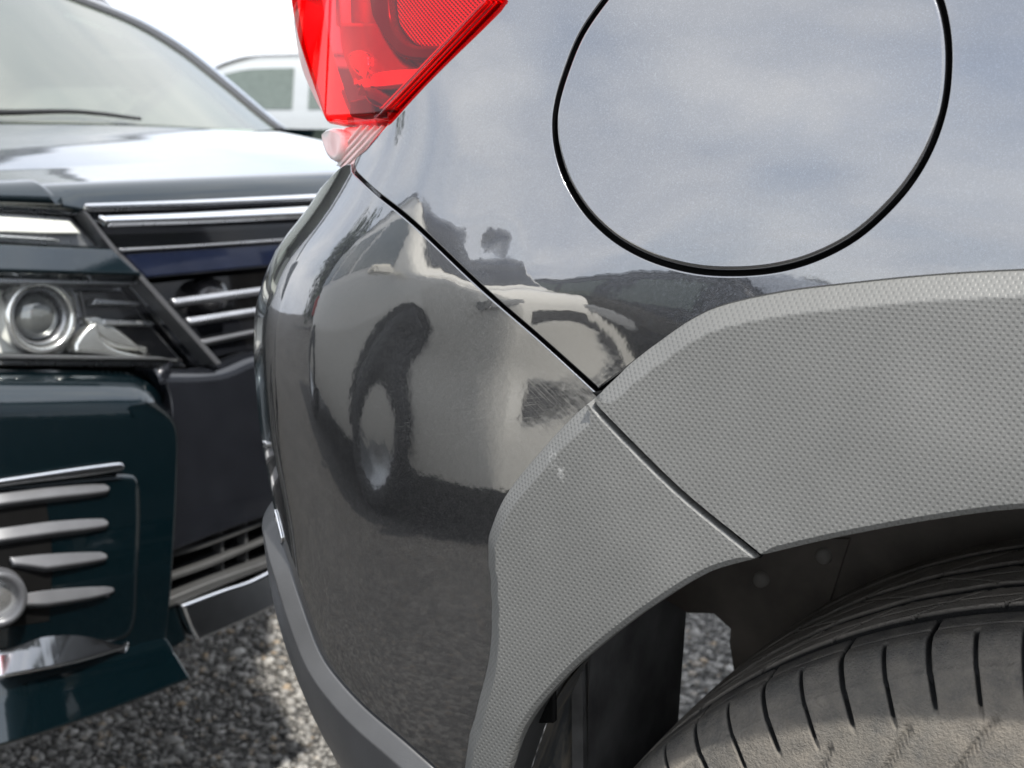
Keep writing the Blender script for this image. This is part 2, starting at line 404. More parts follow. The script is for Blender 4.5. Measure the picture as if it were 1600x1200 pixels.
# ------------------------------------------------------------------ material set
GREY = dict(flake=0.11, rough=0.24, metal=0.9, coat=1.0, ior=2.9)
car_paint('grey_paint', (0.080, 0.083, 0.090), **GREY)
car_paint('grey_paint_scratched', (0.080, 0.083, 0.090), **GREY,
          scratch=[(*SCR1[0], .050, .030, rad(35), .46), (*SCR1[1], .016, .030, rad(65), .46), (*SCR1[2], .10, .02, rad(-12), .40), (*SCR1[3], .04, .012, rad(-30), .42)])
car_paint('teal_paint', (0.003, 0.013, 0.018), flake=0.05, rough=0.22, metal=0.6, coat=1.0, ior=1.7)
cladding_mat()
plain('soft_black_plastic', (0.055, 0.056, 0.056), 0.42, bump=0.15, bs=900)
plain('grey_trim_plastic', (0.070, 0.071, 0.073), 0.40, bump=0.12, bs=1200)
plain('liner_plastic', (0.15, 0.132, 0.112), 0.75, var=0.5, vs=14, bump=0.4, bs=260)
plain('flap_rubber', (0.085, 0.084, 0.082), 0.55, var=0.55, vs=24, bump=0.15, bs=300)
plain('gloss_black', (0.010, 0.011, 0.014), 0.12, coat=1.0)
plain('navy_gloss', (0.008, 0.012, 0.030), 0.10, coat=1.0)
plain('satin_silver', (0.42, 0.43, 0.45), 0.28, metal=0.8)
plain('slat_grey', (0.11, 0.113, 0.12), 0.34, metal=0.35)
plain('chrome', (0.86, 0.87, 0.88), 0.06, metal=1.0, var=0.02)
plain('lamp_reflector', (0.88, 0.88, 0.86), 0.18, metal=0.9, var=0.03)
plain('lamp_white', (0.82, 0.82, 0.78), 0.35, var=0.05)
plain('lamp_inner', (0.48, 0.46, 0.45), 0.3, metal=0.3, var=0.15)
plain('lamp_dark', (0.03, 0.03, 0.033), 0.25, coat=0.6)
plain('bezel_grey', (0.07, 0.068, 0.068), 0.3, metal=0.2)
plain('projector_glass', (0.22, 0.23, 0.23), 0.06, metal=0.55, coat=1.0)
plain('gap_black', (0.006, 0.006, 0.006), 0.6, Specular=0.08)
plain('rubber_trim', (0.012, 0.012, 0.012), 0.55)
plain('interior_pale', (0.62, 0.64, 0.58), 0.7)
plain('interior_grey', (0.30, 0.31, 0.29), 0.75)
plain('bolt_dusty', (0.30, 0.28, 0.25), 0.7)
plain('alloy', (0.45, 0.46, 0.47), 0.3, metal=0.9)
plain('white_paint', (0.78, 0.79, 0.79), 0.3, coat=1.0, var=0.02)
clear_cover('red_lens', (1.0, 0.03, 0.04), 1.45, milk=0.03, mcol=(0.85, 0.012, 0.02))
clear_cover('clear_lens', (0.95, 0.96, 0.95), 1.45)
clear_cover('milky_lens', (0.95, 0.95, 0.93), 1.5, 0.05, milk=0.72, mcol=(0.84, 0.83, 0.79))
clear_cover('windscreen_glass', (0.80, 0.90, 0.82), 2.0, milk=0.17, mcol=(0.62, 0.68, 0.58))  # diffuse veil imitates the sky reflected across the glass
clear_cover('tinted_glass', (0.10, 0.12, 0.11), 1.6)
def honey():
    b = NB('honeycomb_reflector')
    sx = b.n('ShaderNodeSeparateXYZ'); b.t.links.new(b.uv(), sx.inputs[0])
    k = 2*math.pi/0.0036
    v = b.math('MULTIPLY', b.math('COSINE', b.math('MULTIPLY', sx.outputs[0], k)), b.math('COSINE', b.math('MULTIPLY', sx.outputs[1], k*1.5)))
    f = b.ramp(v, (0.0, 0.0), (0.6, 1.0))
    b.P(Base_Color=b.mix(f, (0.55, 0.40, 0.42), (0.95, 0.85, 0.85)), Metallic=0.3, Roughness=0.35, Normal=b.bump(v, 0.8, 0.001))
honey()

# ------------------------------------------------------------------ the grey car
grey = thing('parked_car', 'dark metallic grey crossover with red tail lamp, round fuel door and grained wheel arch', 'car', (-0.04, 0.9, 0))
INV = Matrix.Translation((0.04, -0.9, 0))
def own(o):
    """keep a mesh built in world coordinates where it is under its thing"""
    o.matrix_parent_inverse = Matrix.Translation(o.parent.location).inverted() if o.parent and o.parent.type == 'EMPTY' and o.parent.parent is None else Matrix.Identity(4)
    return o
def gp(*a, **k): return own(panel(*a, **k))

arch_up = [(937, 613), (991, 566), (1037, 531), (1084, 499), (1131, 478), (1225, 457), (1319, 445), (1459, 431), (1600, 423), (1760, 420), (1950, 430), (2100, 455), (2230, 510), (2360, 620), (2480, 770), (2560, 950), (2600, 1100)]
lip = [(2380, 1150), (2330, 1030), (2240, 925), (2120, 850), (1980, 806), (1800, 786), (1600, 790), (1459, 808), (1319, 834), (1199, 862)]
seam = [(551, 262), (562, 277), (590, 303), (625, 331), (657, 359), (755, 452), (849, 534), (935, 612)]
fd = [(945, -6), (905, 52), (880, 112), (864, 170), (863, 215), (873, 262), (892, 304), (922, 345), (965, 382), (1020, 410), (1085, 427), (1150, 431), (1215, 425), (1275, 408), (1335, 377), (1385, 335), (1428, 285), (1460, 228), (1480, 165), (1487, 100), (1484, 45), (1472, -5), (1440, -75), (1385, -140), (1310, -180), (1230, -192), (1150, -178), (1075, -140), (1005, -78)]
fd_uv = TP(SUV, fd)
# quarter panel: round the arch, along the front door shut line, up to the belt line, down the lamp edge and the bumper seam
qa = [(p[0], p[1]) for p in arch_up]
q_loop = [(935, 607, 1)] + qa[1:12] + [(2100, 455, 1), (2140, -420, 1), (1500, -440), (1000, -420), (900, -380, 1), (777, 0, 1), (690, 92), (602, 184), (560, 236), (552, 252), (555, 266), (565, 277), (592, 302), (627, 329), (659, 357), (757, 450), (851, 532)]
ql = TP(SUV, q_loop)
lampa = SUV.inv([(777, 0), (560, 240)])
def qw(L):
    d = np.abs(np.cross(lampa[1]-lampa[0], L-lampa[0]))/np.linalg.norm(lampa[1]-lampa[0]); t = ((L-lampa[0]) @ (lampa[1]-lampa[0]))/np.sum((lampa[1]-lampa[0])**2)
    return 0.0009 + 0.0065*np.exp(-(d/.006)**2)*np.clip((1.08-t)/.15, 0, 1)
gp('quarter_panel', SUV, ql, 'grey_paint', grey, w=qw, thick=0.012, step=0.011, holes=[fd_uv])
# fuel filler flap in its opening, with a dark recess behind the gap
c = fd_uv.mean(0)
fdoor = gp('fuel_door', SUV, c + (fd_uv-c)*0.975, 'grey_paint', grey, off=0.0004, w=0.0022, thick=0.010, step=0.011)
gp('fuel_recess', SUV, c + (fd_uv-c)*1.03, 'gap_black', grey, off=-0.0085, thick=0.001, step=0.03)
# dark backing under every shut line
back = TP(SUV, [(575, 262, 1), (640, 190), (790, 30), (1000, -200, 1), (2100, -300, 1), (2100, 500, 1), (1600, 500), (1250, 520), (1130, 560), (1000, 660), (900, 760), (840, 820), (840, 1150, 1), (700, 1150, 1), (640, 700), (545, 320)])
gp('inner_panel', SUV, back, 'gap_black', grey, off=-0.016, thick=0.001, step=0.03)

# bumper: visible edges traced, then carried on round the rear
clad_b = [(937, 618), (905, 645), (868, 684), (838, 717), (812, 749), (790, 781), (775, 815), (767, 850), (771, 908), (773, 971), (767, 1033), (752, 1096), (738, 1150), (730, 1200), (718, 1290)]
low_b = [(680, 1198), (630, 1154), (567, 1100), (520, 1048), (498, 1012), (470, 937), (452, 879)]
s_uv = TP(SUV, [(549, 256), (549, 267), (560, 279), (588, 305), (623, 333), (655, 361), (753, 454), (847, 536), (932, 614)], False)
c_uv = TP(SUV, clad_b, False); l_uv = TP(SUV, low_b[::-1], False)[::-1]
zr = l_uv[-1][1]
bz_top = s_uv[0][1]
b_loop = np.vstack([s_uv, c_uv + [-0.003, 0], [[c_uv[-1][0]-.003, .40]], l_uv, [[l_uv[-1][0]+.10, zr+.03], [2.3, zr+.03], [2.3, bz_top-.012], [s_uv[0][0]+.16, bz_top-.012], [s_uv[0][0]+.06, bz_top-.006], [s_uv[0][0]+.025, bz_top-.001]]])
b_loop = b_loop[:, :2]
def bw(L): return 0.0008 + 0.009*np.clip((L[:, 0]-s_uv[0][0]-.01)/.04, 0, 1)*(L[:, 1] > bz_top-.03)
gp('rear_bumper', SUV, b_loop, 'grey_paint_scratched', grey, w=bw, thick=0.012, step=0.010)
# lower apron of the bumper: grained grey skirt with a folded upper edge
sk_top = l_uv + [0, -0.002]
sk = np.vstack([[[c_uv[-1][0]+.002, .41]], [[sk_top[0][0]-.015, .405]], sk_top, [[sk_top[-1][0]+.03, zr+.020], [sk_top[-1][0]+.10, zr+.026], [2.3, zr+.026], [2.3, .46], [1.45, .45], [1.30, .40], [c_uv[-1][0]+.0, .34]]])
gp('bumper_skirt', SUV, sk, 'grey_trim_plastic', grey, off=0.009, w=0.009, h=0.009, thick=0.010, step=0.010, chamfer=True)
gp('gap_light_sliver', SUV, TP(SUV, [(431, 796), (437, 818), (443, 846), (440, 850), (433, 822)]), 'chrome', grey, off=0.0012, w=0.0005, thick=0.0005)  # chrome sliver stands in for light showing in the gap beside the skirt

# wheel arch mouldings, two lengths meeting at a joint that follows the bumper seam
joint = [(944, 626), (1000, 689), (1084, 770), (1199, 862)]
front_cl = [(940, 616, 1)] + arch_up[1:] + [(2600, 1100, 1), (2380, 1150, 1)] + lip[1:-1] + [(1203, 861, 1), (1087, 767), (1003, 686), (948, 629)]
rear_cl = [(936, 620, 1)] + clad_b[1:] + [(718, 1290, 1), (778, 1290, 1), (807, 1198), (838, 1121), (900, 1047), (966, 990), (1031, 942), (1119, 889), (1194, 866, 1), (1080, 773), (996, 692), (941, 632)]
up_uv = TP(SUV, arch_up, False); cb_uv = TP(SUV, clad_b, False); lip_uv = TP(SUV, lip, False)
edge_uv = np.vstack([up_uv, cb_uv])
def near(L, E):
    d = np.full(len(L), 9.0)
    for s in range(0, len(E), 300): d = np.minimum(d, np.sqrt(((L[:, None]-E[None, s:s+300])**2).sum(2)).min(1))
    return d
jt_uv = TP(SUV, joint, False)
def cw(L):
    d = near(L, edge_uv); j = near(L, jt_uv)
    top = np.clip((L[:, 1]-.50)/.10, 0, 1)
    return 0.0008 + (0.0028 + 0.0085*top)*np.exp(-(d/.004)**2)*np.clip((j-.002)/.006, 0, 1) + 0.002*(d > .012)*np.clip((j-.002)/.006, 0, 1)
def ch(L):
    d = near(L, edge_uv)
    return 0.0009 + 0.0080*np.exp(-(d/.004)**2) + 0.0012*(d > .012)
gp('wheel_arch_moulding', SUV, TP(SUV, front_cl), 'grained_plastic', grey, off=0.011, w=cw, h=ch, thick=0.006, step=0.010, chamfer=True)
gp('wheel_arch_moulding', SUV, TP(SUV, rear_cl), 'grained_plastic', grey, off=0.011, w=cw, h=ch, thick=0.006, step=0.010, chamfer=True)
jb = gp('moulding_joint', SUV, TP(SUV, [(930, 612, 1), (950, 608, 1), (1210, 852, 1), (1190, 872, 1)]), 'gap_black', grey, off=0.004, thick=0.001)

# inward return flange of the arch
L3 = suv(lip_uv[:, 0], lip_uv[:, 1]); lb = TP(SUV, [(1199, 862), (1119, 889), (1031, 942), (966, 990), (900, 1047), (838, 1121), (807, 1198), (778, 1290)], False)
P3 = np.vstack([L3, suv(lb[:, 0], lb[:, 1])])
V = np.vstack([P3 + [0, -.006, .002], P3 + [0, .030, .006], P3 + [0, .034, .03]]); n = len(P3)
F = [(k*n+i, k*n+i+1, (k+1)*n+i+1, (k+1)*n+i) for k in range(2) for i in range(n-1)]
own(mesh_obj('arch_flange', V, F, 'soft_black_plastic', grey))

# ---- tail lamp
lamp_o = part_empty('tail_lamp', grey)
def lp(*a, **k):
    o = panel(*a, **k); o.matrix_parent_inverse = Matrix.Translation(grey.location).inverted(); return o
lens = [(449, -60, 1), (453, 0), (463, 60), (478, 110), (492, 150), (505, 189, 1), (545, 187), (600, 184, 1), (688, 92), (774, 0), (900, -130, 1), (650, -200), (455, -170, 1)]
# the lamp's own body: a block that stands off the quarter panel and turns towards the tailgate
def lampf(a, b):
    """a: metres rearward from the panel edge, b: height"""
    a = np.asarray(a, float); b = np.asarray(b, float)
    k = 12; q = (np.arange(k)+.5)/k
    tt = rad(12) + rad(20)*np.clip(a[..., None]*q/.16, 0, 1.6)**1.3
    x = -0.378 - a*np.cos(tt).mean(-1); y = 0.0755 + a*np.sin(tt).mean(-1) + (b-.989)*0.20
    return np.stack([x, y, b], -1)
LAMP = Surf(lampf, (-0.20, 0.34), (0.82, 1.2), flip=-1)
lp('lens', LAMP, TP(LAMP, lens), 'red_lens', lamp_o, w=0.004, thick=0.018, step=0.012)
inn = lambda pts: TP(LAMP, pts)
lp('housing', LAMP, inn([(449, -160, 1), (462, 30), (508, 182, 1), (598, 180, 1), (770, 0), (880, -120, 1)]), 'lamp_inner', lamp_o, off=-0.034, w=0.002, thick=0.004)
lp('reflector', LAMP, inn([(470, -150, 1), (474, 24, 1), (535, 22, 1), (560, 62), (585, 88), (640, 96), (668, 92, 1), (600, 118), (530, 116), (500, 125, 1), (478, 60)]), 'lamp_inner', lamp_o, off=-0.022, w=0.003, thick=0.006)
lp('bezel', LAMP, inn([(530, -140, 1), (537, 8), (560, 50), (585, 78), (640, 84), (690, 80, 1), (775, -20), (880, -130, 1), (840, -140, 1), (745, -5), (690, 55, 1), (610, 60), (585, 48), (566, 15), (560, -140, 1)]), 'bezel_grey', lamp_o, off=-0.018, w=0.002, thick=0.010)
lp('honeycomb', LAMP, inn([(560, -140, 1), (566, 15), (585, 48), (610, 60), (690, 58, 1), (748, -8), (845, -140, 1)]), 'honeycomb_reflector', lamp_o, off=-0.024, w=0.002, thick=0.004)
lp('light_guide', LAMP, inn([(512, 118, 1), (560, 100), (660, 92, 1), (640, 122), (585, 130), (530, 135, 1)]), 'lamp_reflector', lamp_o, off=-0.016, w=0.003, thick=0.008)
lp('bulb_cover', LAMP, inn([(505, 80), (516, 66), (530, 72), (533, 95), (545, 110), (520, 112)]), 'lamp_reflector', lamp_o, off=-0.014, w=0.005, h=0.008, thick=0.006)
lp('reflector_pod', LAMP, inn([(528, 128), (548, 128), (575, 142), (590, 155), (570, 165), (545, 160), (535, 145)]), 'lamp_dark', lamp_o, off=-0.012, w=0.006, h=0.006, thick=0.008)
lp('light_guide', LAMP, inn([(512, 150, 1), (545, 146), (552, 172, 1), (512, 176, 1)]), 'bezel_grey', lamp_o, off=-0.014, w=0.002, thick=0.008)
for k in range(4):
    o = 9 + k*8
    lp('flute', LAMP, inn([(770-o, -4, 1), (774-o, -4, 1), (612-o, 166, 1), (607-o, 166, 1)]), 'lamp_reflector', lamp_o, off=-0.008, w=0.0006, thick=0.004, lstep=0.004)
lp('lens_rim', LAMP, inn([(770, -8, 1), (781, -8, 1), (602, 185, 1), (588, 187, 1)]), 'red_lens', lamp_o, off=0.003, w=0.002, thick=0.01)
lp('lens_side', LAMP, inn([(444, -60, 1), (450, 40), (460, 100), (480, 150), (503, 192, 1), (507, 188, 1), (488, 130), (470, 75), (455, 0), (452, -60, 1)]), 'milky_lens', lamp_o, off=-0.004, w=0.001, thick=0.016)
# clear lower corner of the lamp, with its ribs
lp('clear_corner', LAMP, inn([(484, 203), (490, 196, 1), (510, 192), (590, 190, 1), (512, 277, 1), (498, 255), (487, 228)]), 'milky_lens', lamp_o, off=-0.012, w=0.003, thick=0.014)
for k in range(6):
    o = k*11
    lp('rib', LAMP, inn([(596-o, 190, 1), (600-o, 190, 1), (514-o*.28+2, 277-o*.62, 1), (511-o*.28, 275-o*.62, 1)]), 'milky_lens', lamp_o, off=-0.0095, w=0.0006, thick=0.0012, lstep=0.004)
lp('clip', LAMP, inn([(486, 205), (506, 196), (520, 204), (518, 232), (508, 250), (494, 240)]), 'milky_lens', lamp_o, off=-0.006, w=0.003, thick=0.010)

# ---- wheel
WX, WR, WY0 = -0.03, 0.352, 0.055           # centre, radius, outer shoulder plane
wheel = part_empty('wheel', grey, (WX-grey.location.x, WY0+.11-grey.location.y, WR-grey.location.z))
def tyre():
    phi = np.concatenate([np.radians(np.linspace(62, 212, 1500)), np.radians(np.linspace(212, 422, 120))[1:-1]]); n = len(phi)
    # across: y from outer sidewall to inner
    yw = np.concatenate([np.linspace(0, 1, 70)])
    segs = []
    for t in np.linspace(0, 1, 60):                       # outer sidewall from bead to shoulder
        a = t; r = .222 + a*(.337-.222); y = -.112 - .012*math.sin(math.pi*a) + .005*a**3
        segs.append((r, y, 0))
    for y in np.linspace(-.107, .107, 190):               # tread, gently crowned
        e = abs(y)/.107; segs.append((WR - .004*e**2 - .011*max(0, (e-.84)/.16)**2, y, 1))
    for t in np.linspace(0, 1, 12)[1:]:
        segs.append((.337 - t*(.337-.222), .109 + .012*math.sin(math.pi*t), 2))
    S = np.array(segs); k = len(S)
    R0 = np.repeat(S[:, 0:1], n, 1); Yv = np.repeat(S[:, 1:2], n, 1); PH = np.repeat(phi[None], k, 0); T = S[:, 2][:, None]
    d = np.zeros_like(R0); arc = PH*WR
    def groove(c, w, depth):
        e = np.abs(Yv - c)/w
        return depth*np.clip(1.6-1.6*e, 0, 1)
    tread = (T == 1)
    saw = lambda x, p: np.abs(((x/p) % 1) - .5)*2
    d += tread*groove(-.060, .0072, .008)
    d += tread*groove(-.022 + .0022*(saw(arc, .046)-.5), .0056, .007)
    d += tread*groove(.020 + .0022*(saw(arc, .046)-.5), .0056, .007)
    d += tread*groove(.062, .006, .006)
    d += tread*groove(-.082, .0012, .0016)
    d += tread*groove(.002, .0009, .002) + tread*groove(-.040, .0009, .0018)
    def slit(pos, w, depth): return depth*np.clip(1.5*(1-np.abs(pos)/w), 0, 1)
    per = .046
    a1 = (arc % per) - per/2                 # lateral cuts through the shoulder blocks
    sh = np.clip((-.066-Yv)/.003, 0, 1)*(Yv < -.064)
    d += sh*slit(a1, .0017, .006)*(T >= 0)*np.where(T == 0, np.clip((R0-.318)/.008, 0, 1), 1)
    a2 = ((arc + per/2) % per) - per/2
    d += np.clip((-.088-Yv)/.002, 0, 1)*slit(a2, .0014, .005)*np.where(T == 0, np.clip((R0-.314)/.008, 0, 1), 1)
    for c0, sg in ((-.041, .9), (0.0, -.9), (.041, .9)):         # diagonal sipes in the ribs
        a3 = ((arc + sg*(Yv-c0)*1.5) % per) - per/2
        d += tread*(np.abs(Yv-c0) < .015)*slit(a3, .0012, .003)
    # chevrons pressed into the upper sidewall
    sw = (T == 0)
    zz = (R0-.292)/.022
    band = np.clip(1-np.abs(zz), 0, 1) > 0
    a4 = ((arc + .026*np.abs(zz) + .004) % .046) - .023
    d += sw*band*np.clip(1.6*(1-np.abs(a4)/.0030), 0, 1)*(.0026)
    d += sw*slit(R0-.266, .0022, -.0020) + sw*slit(R0-.3165, .0012, .0012)
    # apply: along the radius on the tread, inward on the sidewall
    nr = np.where(T == 1, 1.0, np.where(T == 0, np.clip((R0-.30)/.04, 0, 1)*.6, 0)); ny = np.where(T == 0, 1.0-nr*.5, 0)
    R1 = R0 - d*nr; Y1 = Yv + d*ny
    V = np.stack([R1*np.cos(PH), Y1, R1*np.sin(PH)], -1).reshape(-1, 3)
    F = [(i*n+j, (i+1)*n+j, (i+1)*n+(j+1) % n, i*n+(j+1) % n) for i in range(k-1) for j in range(n)]
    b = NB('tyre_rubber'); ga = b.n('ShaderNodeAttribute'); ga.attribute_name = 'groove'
    dust = b.ramp(b.noise(55, 8, 0.68), (0.40, 0.0), (0.72, 1.0)); fine = b.ramp(b.noise(900, 3, .7), (0.45, 0.0), (0.75, 1.0))
    col = b.mix(b.math('MULTIPLY', dust, 0.75), (0.085, 0.082, 0.077), (0.235, 0.212, 0.18))
    # running ribs painted paler, lifting them out of the arch's shade
    spr = b.n('ShaderNodeSeparateXYZ'); b.t.links.new(b.obj(), spr.inputs[0])
    rib = b.n('ShaderNodeMapRange'); rib.inputs['From Min'].default_value = -.066; rib.inputs['From Max'].default_value = -.058; b.t.links.new(spr.outputs['Y'], rib.inputs['Value'])
    col = b.mix(b.math('MULTIPLY', rib.outputs[0], b.ramp(b.noise(80, 6, .7), (0.3, 0.45), (0.7, 0.9))), col, (0.42, 0.38, 0.33))
    # old mud film: shoulder and sidewall carry more of it than the ribs
    sp = b.n('ShaderNodeSeparateXYZ'); b.t.links.new(b.obj(), sp.inputs[0])
    side = b.n('ShaderNodeMapRange'); side.inputs['From Min'].default_value = -.098; side.inputs['From Max'].default_value = -.116
    b.t.links.new(sp.outputs['Y'], side.inputs['Value'])
    film = b.math('MULTIPLY', side.outputs[0], b.ramp(b.noise(45, 9, .72), (0.32, 0.0), (0.68, 0.85)))
    col = b.mix(film, col, (0.205, 0.18, 0.145)); col = b.mix(b.math('MULTIPLY', fine, .22), col, (0.30, 0.27, 0.22))
    patches = b.ramp(b.noise(13, 6, .65), (0.38, 0.0), (0.62, 1.0)); col = b.mix(b.math('MULTIPLY', patches, .35), col, (0.075, 0.078, 0.074))
    col = b.mix(b.ramp(ga.outputs['Fac'], (0.12, 0.0), (0.55, 1.0)), col, (0.012, 0.012, 0.012))   # groove black set by depth: clean rubber plus painted-in shade
    b.P(Base_Color=col, Roughness=0.78, Specular=0.35, Normal=b.bump(b.math('ADD', b.noise(700, 4, .65), b.math('MULTIPLY', b.noise(120, 5, .7), 1.5)), 0.9, .0011))
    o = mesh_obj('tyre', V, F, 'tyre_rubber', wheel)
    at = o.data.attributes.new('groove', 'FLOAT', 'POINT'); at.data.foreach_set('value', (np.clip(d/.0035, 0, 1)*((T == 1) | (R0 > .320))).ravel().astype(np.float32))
    return o
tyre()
rim = lathe('rim', [(.225, -.10), (.222, -.112), (.214, -.104), (.205, -.085), (.20, .0), (.205, .09), (.225, .11)], 'alloy', wheel, 72)
for k in range(5):
    a = 2*math.pi*k/5 + .3; ca, sa = math.cos(a), math.sin(a)
    Vs = []
    for (r, hw, y) in ((.03, .030, -.075), (.10, .024, -.085), (.16, .022, -.090), (.206, .034, -.092)):
        for s in (-1, 1):
            for dy in (0, .018): Vs.append((r*ca - s*hw*sa, y+dy, r*sa + s*hw*ca))
    Fs = []
    for i in range(3):
        q = i*4
        Fs += [(q, q+4, q+6, q+2), (q+1, q+3, q+7, q+5), (q, q+1, q+5, q+4), (q+2, q+6, q+7, q+3)]
    mesh_obj('spoke', Vs, Fs, 'alloy', wheel, smooth=False)
lathe('hub_cap', [(.0001, -.088), (.02, -.088), (.032, -.080), (.034, -.06)], 'soft_black_plastic', wheel, 32)

# ---- wheel well: liner shell over the wheel, its rear lip, mud flap, splash shield bolts
phi = np.radians(np.linspace(8, 151, 76)); yy = np.linspace(.038, .34, 10)
V = []; nl = len(phi)
for y in yy:
    r = .415 + .012*np.sin(6*phi) * (y > .1)
    V.append(np.stack([WX + r*np.cos(phi), np.maximum(y, .044 + .045*np.clip((np.degrees(phi)-105)/36, 0, 1.2)), WR + .012 + r*np.sin(phi)], -1))
V = np.concatenate(V); F = [(k*nl+i, k*nl+i+1, (k+1)*nl+i+1, (k+1)*nl+i) for k in range(len(yy)-1) for i in range(nl-1)]
F = [f for f in F if not (math.degrees(phi[f[0] % nl]) > 145 and V[f[0]][1] > .23) and not (math.degrees(phi[f[0] % nl]) > 139 and V[f[0]][1] < .12)]
own(mesh_obj('wheel_liner', V, F, 'liner_plastic', grey))
ang = np.radians(np.linspace(8, 146, 60)); V = [(WX, .345, WR)]
for a in ang: V.append((WX + .43*math.cos(a), .345, WR + .012 + .43*math.sin(a)))
own(mesh_obj('inner_wheel_wall', V, [(0, i, i+1) for i in range(1, len(ang))], 'liner_plastic', grey))
def slab(name, quad, th, mat, parent):
    """a thick sheet between two rails of points"""
    A, B = np.asarray(quad[0], float), np.asarray(quad[1], float); n = len(A); off = np.array(th)
    V = np.vstack([A, B, A+off, B+off]); F = []
    for i in range(n-1):
        F += [(i, i+1, n+i+1, n+i), (2*n+i, 3*n+i, 3*n+i+1, 2*n+i+1), (i, 2*n+i, 2*n+i+1, i+1), (n+i, n+i+1, 3*n+i+1, 3*n+i)]
    F += [(0, n, 3*n, 2*n), (n-1, 3*n-1, 4*n-1, 2*n-1)]
    return own(mesh_obj(name, V, F, mat, parent, smooth=False))

def plane_px(px, ax, val):
    d = FW + RT*(px[0]-800)/FPX - UP*(px[1]-600)/FPX; return CAM + d*((val-CAM[ax])/d[ax])
br = [plane_px(p, 1, .345) for p in ((1000, 840), (1330, 840), (1260, 1060), (1150, 1048), (1143, 1000), (1146, 966), (1120, 956), (1040, 954))]
br = np.array(br); nb = len(br); V = np.vstack([br + [0, -.004, 0], br + [0, .02, 0]])
own(mesh_obj('suspension_bracket', V, [tuple(range(nb)), tuple(range(nb, 2*nb))[::-1]] + [(i, nb+i, nb+(i+1) % nb, (i+1) % nb) for i in range(nb)], 'liner_plastic', grey, smooth=False))
for px in ((1190, 905), (1288, 868)):
    p = plane_px(px, 1, .341)
    own(lathe('bolt', [(.0001, .006), (.004, .0055), (.0055, .003), (.0062, -.002)], 'bolt_dusty', grey, 20, cen=p, M=np.array([[1, 0, 0], [0, -1, 0], [0, 0, -1.0]])))
slab('mud_flap', (np.stack([np.linspace(-.332, -.345, 9), np.linspace(.085, .13, 9), np.linspace(.695, .26, 9)], -1), np.stack([np.linspace(-.330, -.350, 9), np.linspace(.241, .245, 9), np.linspace(.614, .26, 9)], -1)), (-.007, 0, 0), 'flap_rubber', grey)
# splash shield between the moulding's edge and the flap
b = NB('streaked_plastic')
mpn = b.n('ShaderNodeMapping'); mpn.inputs['Scale'].default_value = (90, 90, 7); b.t.links.new(b.obj(), mpn.inputs['Vector'])
st = b.ramp(b.noise(1.0, 5, .6, mpn.outputs[0], 1.2), (0.42, 0.0), (0.72, 1.0))
b.P(Base_Color=b.mix(b.math('MULTIPLY', st, .6), (0.050, 0.053, 0.055), (0.26, 0.22, 0.16)), Roughness=b.math('MULTIPLY_ADD', st, .35, .30))  # pale streaks in the colour imitate highlights along the shield
lb2 = TP(SUV, [(1119, 889), (1031, 942), (966, 990), (900, 1047), (838, 1121), (807, 1198), (778, 1290)], False)
A3 = suv(lb2[:, 0], lb2[:, 1]) + [0, .030, .004]; nA = len(A3); t = np.linspace(0, 1, nA)
B3 = np.stack([np.interp(t, [0, .35, 1], [-.318, -.330, -.342]), np.interp(t, [0, .35, 1], [.10, .088, .12]), np.interp(t, [0, .35, 1], [.700, .655, .44])], -1)
rows = []
for q in np.linspace(0, 1, 9): rows.append(A3*(1-q) + B3*q + np.outer(np.ones(nA), [-.012*math.sin(math.pi*q), .018*math.sin(math.pi*q), 0]) + np.outer(np.ones(nA), [0, .004*math.sin(q*9), 0]))
V = np.concatenate(rows); F = [(k*nA+i, (k+1)*nA+i, (k+1)*nA+i+1, k*nA+i+1) for k in range(8) for i in range(nA-1)]
own(mesh_obj('splash_shield', V, F, 'streaked_plastic', grey))
own(boxm('underbody', (-.58, .37, .60), (.95, 1.62, .98), 'liner_plastic', grey, .02))
own(boxm('underbody_floor', (.42, .20, .24), (3.2, 1.60, .34), 'liner_plastic', grey, .01))
own(boxm('body_shell', (.72, .035, .30), (3.6, 1.76, 1.12), 'grey_paint', grey, .09))
own(boxm('side_panel', (-.56, 1.60, .40), (.70, 1.75, 1.14), 'grey_paint', grey, .05))
own(boxm('tailgate', (-.60, .32, .86), (-.52, 1.45, 1.20), 'grey_paint', grey, .03))
V = [(-.55, .16, 1.12), (3.0, .10, 1.12), (3.0, 1.70, 1.12), (-.55, 1.62, 1.12), (-.30, .32, 1.54), (1.9, .30, 1.56), (1.9, 1.48, 1.56), (-.30, 1.46, 1.54)]
own(mesh_obj('cabin_glass', V, [(0, 1, 5, 4), (1, 2, 6, 5), (2, 3, 7, 6), (3, 0, 4, 7), (4, 5, 6, 7), (0, 3, 2, 1)], 'gloss_black', grey, smooth=False))
own(boxm('roof', (-.36, .29, 1.53), (1.95, 1.50, 1.58), 'grey_paint', grey, .02))

